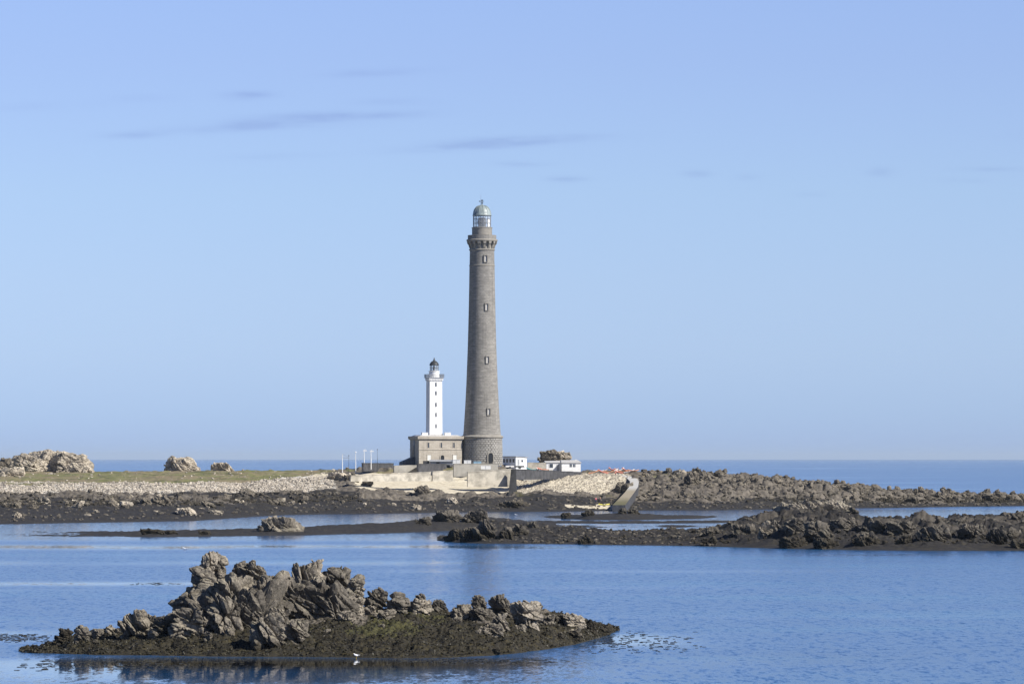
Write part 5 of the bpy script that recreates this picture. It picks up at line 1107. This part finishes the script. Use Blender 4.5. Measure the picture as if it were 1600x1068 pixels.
# kayaks
def kayak_mesh(L_=3.6, W_=.75, H_=.38):
    n, mseg = 15, 10; vs = []
    for i in range(n):
        t = i/(n-1); x = (t-.5)*L_; wv = W_/2*math.sin(math.pi*min(1, max(0, t)))**.6+.01; up = H_*.5*(2*t-1)**4
        for j in range(mseg):
            a = 2*math.pi*j/mseg; y = wv*math.cos(a); z = H_*.5*math.sin(a)
            if math.sin(a) > .3 and .35 < t < .65: z = H_*.08
            vs.append((x, y, z+H_*.5+up))
    fs = [(i*mseg+j, i*mseg+(j+1) % mseg, (i+1)*mseg+(j+1) % mseg, (i+1)*mseg+j) for i in range(n-1) for j in range(mseg)]
    fs += [tuple(range(mseg)), tuple(reversed(range((n-1)*mseg, n*mseg)))]
    return vs, fs
kv, kf = kayak_mesh()
kdefs = [(929, 737, 'kayak_orange', .2), (936, 735.4, 'kayak_white', -.2), (942, 736.8, 'kayak_red', .1), (947, 733.8, 'kayak_white', .5), (951, 736.6, 'kayak_orange', -.3), (955.5, 733.2, 'kayak_red', .9),
         (958, 735.8, 'kayak_white', .2), (963, 732.6, 'kayak_orange', 1.2), (965, 736.4, 'kayak_red', -.1), (970, 733.6, 'kayak_white', .8), (974, 735.8, 'kayak_orange', -.4), (979, 734.2, 'kayak_red', .3), (984, 736, 'kayak_white', 0), (990, 734.6, 'kayak_orange', .1)]
cn_ = {'kayak_orange': 'orange', 'kayak_white': 'white', 'kayak_red': 'red', 'kayak_teal': 'teal', 'kayak_yellow': 'yellow'}
def kayak(px, py, d, mt, rz, ry, label, group):
    o = MB().add(kv, kf, True).build('kayak', M[mt], None, P(px, py, d)); o.rotation_euler = (ry, ry*1.3, rz); tag(o, label, 'kayak', group)
for i, (px, py, mt, rz) in enumerate(kdefs):
    kayak(px, py+.8, contact(ISL, px, py+4) or 1500, mt, rz, .25*((i % 3)-1), '%s kayak heaped with others on the grass above the slipway' % cn_[mt], '%s kayaks above the slipway' % cn_[mt])
for px, py, mt, rz, lb in ((831, 731.6, 'kayak_teal', .2, 'teal kayak lying behind the dark sea wall'), (840, 731, 'kayak_white', 1.3, 'white dinghy hull behind the sea wall between teal and red kayaks'), (846, 730.8, 'kayak_red', .6, 'red kayak leaning behind the sea wall near the white house'), (849, 731.8, 'kayak_orange', -.3, 'orange kayak behind the sea wall beside the red one')):
    kayak(px, 733.6+(py-731)*.3, 1484, mt, rz, .12, lb, 'kayaks behind the sea wall')
kayak(944, 789, 1352, 'kayak_yellow', .5, 0, 'yellow kayak beached on the sand patch at the foot of the slipway', None)

def terrace():
    d = 1478.; z1 = Z(733.8, 1484); m = MB().hexa([(X(818, d), d-1, z1-4), (X(862, d), d+4, z1-4), (X(866, d), d+30, z1-4), (X(812, d), d+30, z1-4)], [(X(818, d), d, z1), (X(860, d), d+6, z1), (X(864, d), d+29, z1), (X(812, d), d+29, z1)])
    tag(m.build('terrace', M['concrete']), 'concrete terrace behind the dark sea wall', None, None, 'structure')
terrace()
# little vehicles by the prefab building
def cart(px, py, d, mat, label):
    T = empty('trailer', P(px, py, d), .2, label, 'trailer')
    MB().box(-1.3, 1.3, -.7, .7, .4, .9).build('bed', M[mat], T)
    for s_ in (-1, 1):
        o = MB().tube((0, s_*.75-.08, .32), (0, s_*.75+.08, .32), .32, n=14).build('wheel', M['metal_dark'], T)
    MB().tube((1.3, 0, .5), (2.2, 0, .4), .05).build('drawbar', M['metal_dark'], T)
cart(796, 731.5, 1476, 'kayak_white', 'small pale boat trailer left of the prefab building end')
cart(812, 731.8, 1474, 'metal_dark', 'dark trailer parked under the white end of the prefab building')

# ------------------------------------------------------------------ people and gulls
def skin_fig(name, verts, edges, radii, mat, loc, rz, parent=None, root=0, sub=2):
    me = bpy.data.meshes.new(name); me.from_pydata(verts, edges, []); me.update(); o = link(name, me, mat, parent, loc); o.rotation_euler = (0, 0, rz)
    md = o.modifiers.new('skin', 'SKIN'); me.skin_vertices if hasattr(me, 'skin_vertices') else None
    sv = me.skin_vertices[0].data if len(me.skin_vertices) else None
    if sv:
        for i, r_ in enumerate(radii): sv[i].radius = (r_, r_) if not isinstance(r_, tuple) else r_
        sv[root].use_root = True
    ss = o.modifiers.new('sub', 'SUBSURF'); ss.levels = sub; ss.render_levels = sub
    me.materials.clear(); me.materials.append(mat); return o
def person(px, py, d, rz, label, top):
    V = [(0, 0, .92), (0, 0, 1.15), (0, 0, 1.40), (0, -.01, 1.50), (0, -.02, 1.62), (0, -.01, 1.72),
         (.10, 0, .88), (.12, -.03, .50), (.13, 0, .08), (.13, -.14, .03), (-.10, 0, .88), (-.12, .05, .50), (-.13, .12, .08), (-.13, -.02, .03),
         (.19, 0, 1.40), (.25, -.02, 1.12), (.24, -.16, .92), (.235, -.22, .86), (-.19, 0, 1.40), (-.25, -.02, 1.12), (-.24, -.14, .92), (-.235, -.2, .86)]
    E = [(0, 1), (1, 2), (2, 3), (3, 4), (4, 5), (0, 6), (6, 7), (7, 8), (8, 9), (0, 10), (10, 11), (11, 12), (12, 13), (2, 14), (14, 15), (15, 16), (16, 17), (2, 18), (18, 19), (19, 20), (20, 21)]
    Rr = [.14, .13, .13, .06, .095, .07, .085, .06, .045, .04, .085, .06, .045, .04, .06, .045, .035, .03, .06, .045, .035, .03]
    o = skin_fig('person', V, E, Rr, M['skin'], P(px, py, d), rz); tag(o, label, 'person')
    skin_fig('jacket', [(0, 0, .86), (0, 0, 1.15), (0, 0, 1.42), (.2, 0, 1.40), (.255, -.02, 1.12), (.24, -.14, .95), (-.2, 0, 1.40), (-.255, -.02, 1.12), (-.24, -.12, .95)], [(0, 1), (1, 2), (2, 3), (3, 4), (4, 5), (2, 6), (6, 7), (7, 8)],
             [.165, .15, .14, .075, .06, .05, .075, .06, .05], M[top], (0, 0, 0), 0, o)
    skin_fig('trousers', [(0, 0, .93), (.10, 0, .86), (.12, -.03, .50), (.13, 0, .12), (-.10, 0, .86), (-.12, .05, .50), (-.13, .12, .12)], [(0, 1), (1, 2), (2, 3), (0, 4), (4, 5), (5, 6)], [.15, .1, .075, .06, .1, .075, .06], M['navy'], (0, 0, 0), 0, o)
    MB().lathe([(.11, 1.63), (.118, 1.70), (.09, 1.77), (.03, 1.80)], 12, 0, .01, sharp=False).build('hair', M['metal_dark'], o)
person(931, 785.5, 1356, .4, 'person in a pink red top standing on the sand by the foot of the slipway', 'pink')
person(937.5, 784.5, 1362, -1.2, 'person in an orange top just right of the one in pink by the slipway foot', 'kayak_orange')
person(961.5, 744.0, 1498, .1, 'person in a red jacket standing at the top of the slipway', 'kayak_red')
def gull(loc, rz, label, s=1., sit=False):
    T = empty('gull', loc, rz, label, 'gull')
    leg = 0 if sit else .13
    V = [(0, -.20, .12+leg), (0, -.08, .12+leg), (0, .06, .13+leg), (0, .16, .20+leg), (0, .19, .27+leg), (0, .24, .275+leg)]
    b = skin_fig('body', V, [(i, i+1) for i in range(5)], [(.02, .03), (.08, .08), (.09, .09), (.05, .05), (.045, .045), (.02, .02)], M['feather'], (0, 0, 0), 0, T, 2)
    MB().hexa([(-.085, -.28, .13+leg), (.085, -.28, .13+leg), (.075, .05, .15+leg), (-.075, .05, .15+leg)], [(-.03, -.30, .155+leg), (.03, -.30, .155+leg), (.05, .04, .225+leg), (-.05, .04, .225+leg)]).build('wings', M['feather_grey'], T)
    MB().tube((0, .24, .272+leg), (0, .31, .262+leg), .014, .005, 6).build('beak', M['beak'], T)
    if not sit:
        for s_ in (-1, 1): MB().tube((s_*.03, 0, .05+leg), (s_*.03, .0, 0), .008, n=5).build('leg', M['beak'], T)
    T.scale = (s, s, s)
gull((X(557, DW(1027.6)), DW(1027.6)-.5, 0), R(110), 'white gull standing at the waterline in front of the foreground islet', .95)
gull((X(289, DW(858.5)), DW(858.5), -.03), R(80), 'white gull floating alone on the water behind the islet\'s topmost stack', 1.8, True)
gull((X(806.5, 1258), 1258, .0), R(60), 'white gull on the channel water between the weed bars', 2.0, True)

# ------------------------------------------------------------------ sea air
def haze():
    m = bpy.data.materials.new('sea_air'); m.use_nodes = True; t = m.node_tree; t.nodes.clear()
    o = t.nodes.new('ShaderNodeOutputMaterial'); v = t.nodes.new('ShaderNodeVolumePrincipled'); t.links.new(v.outputs[0], o.inputs['Volume'])
    v.inputs['Color'].default_value = (.72, .86, 1.0, 1); v.inputs['Density'].default_value = 1/62000; v.inputs['Anisotropy'].default_value = 0
    b = MB().box(-62000, 62000, -600, 91000, -3.0, 104); ob = b.build('haze', m); tag(ob, 'thin pale sea haze toward the horizon', None, None, 'stuff')
haze()
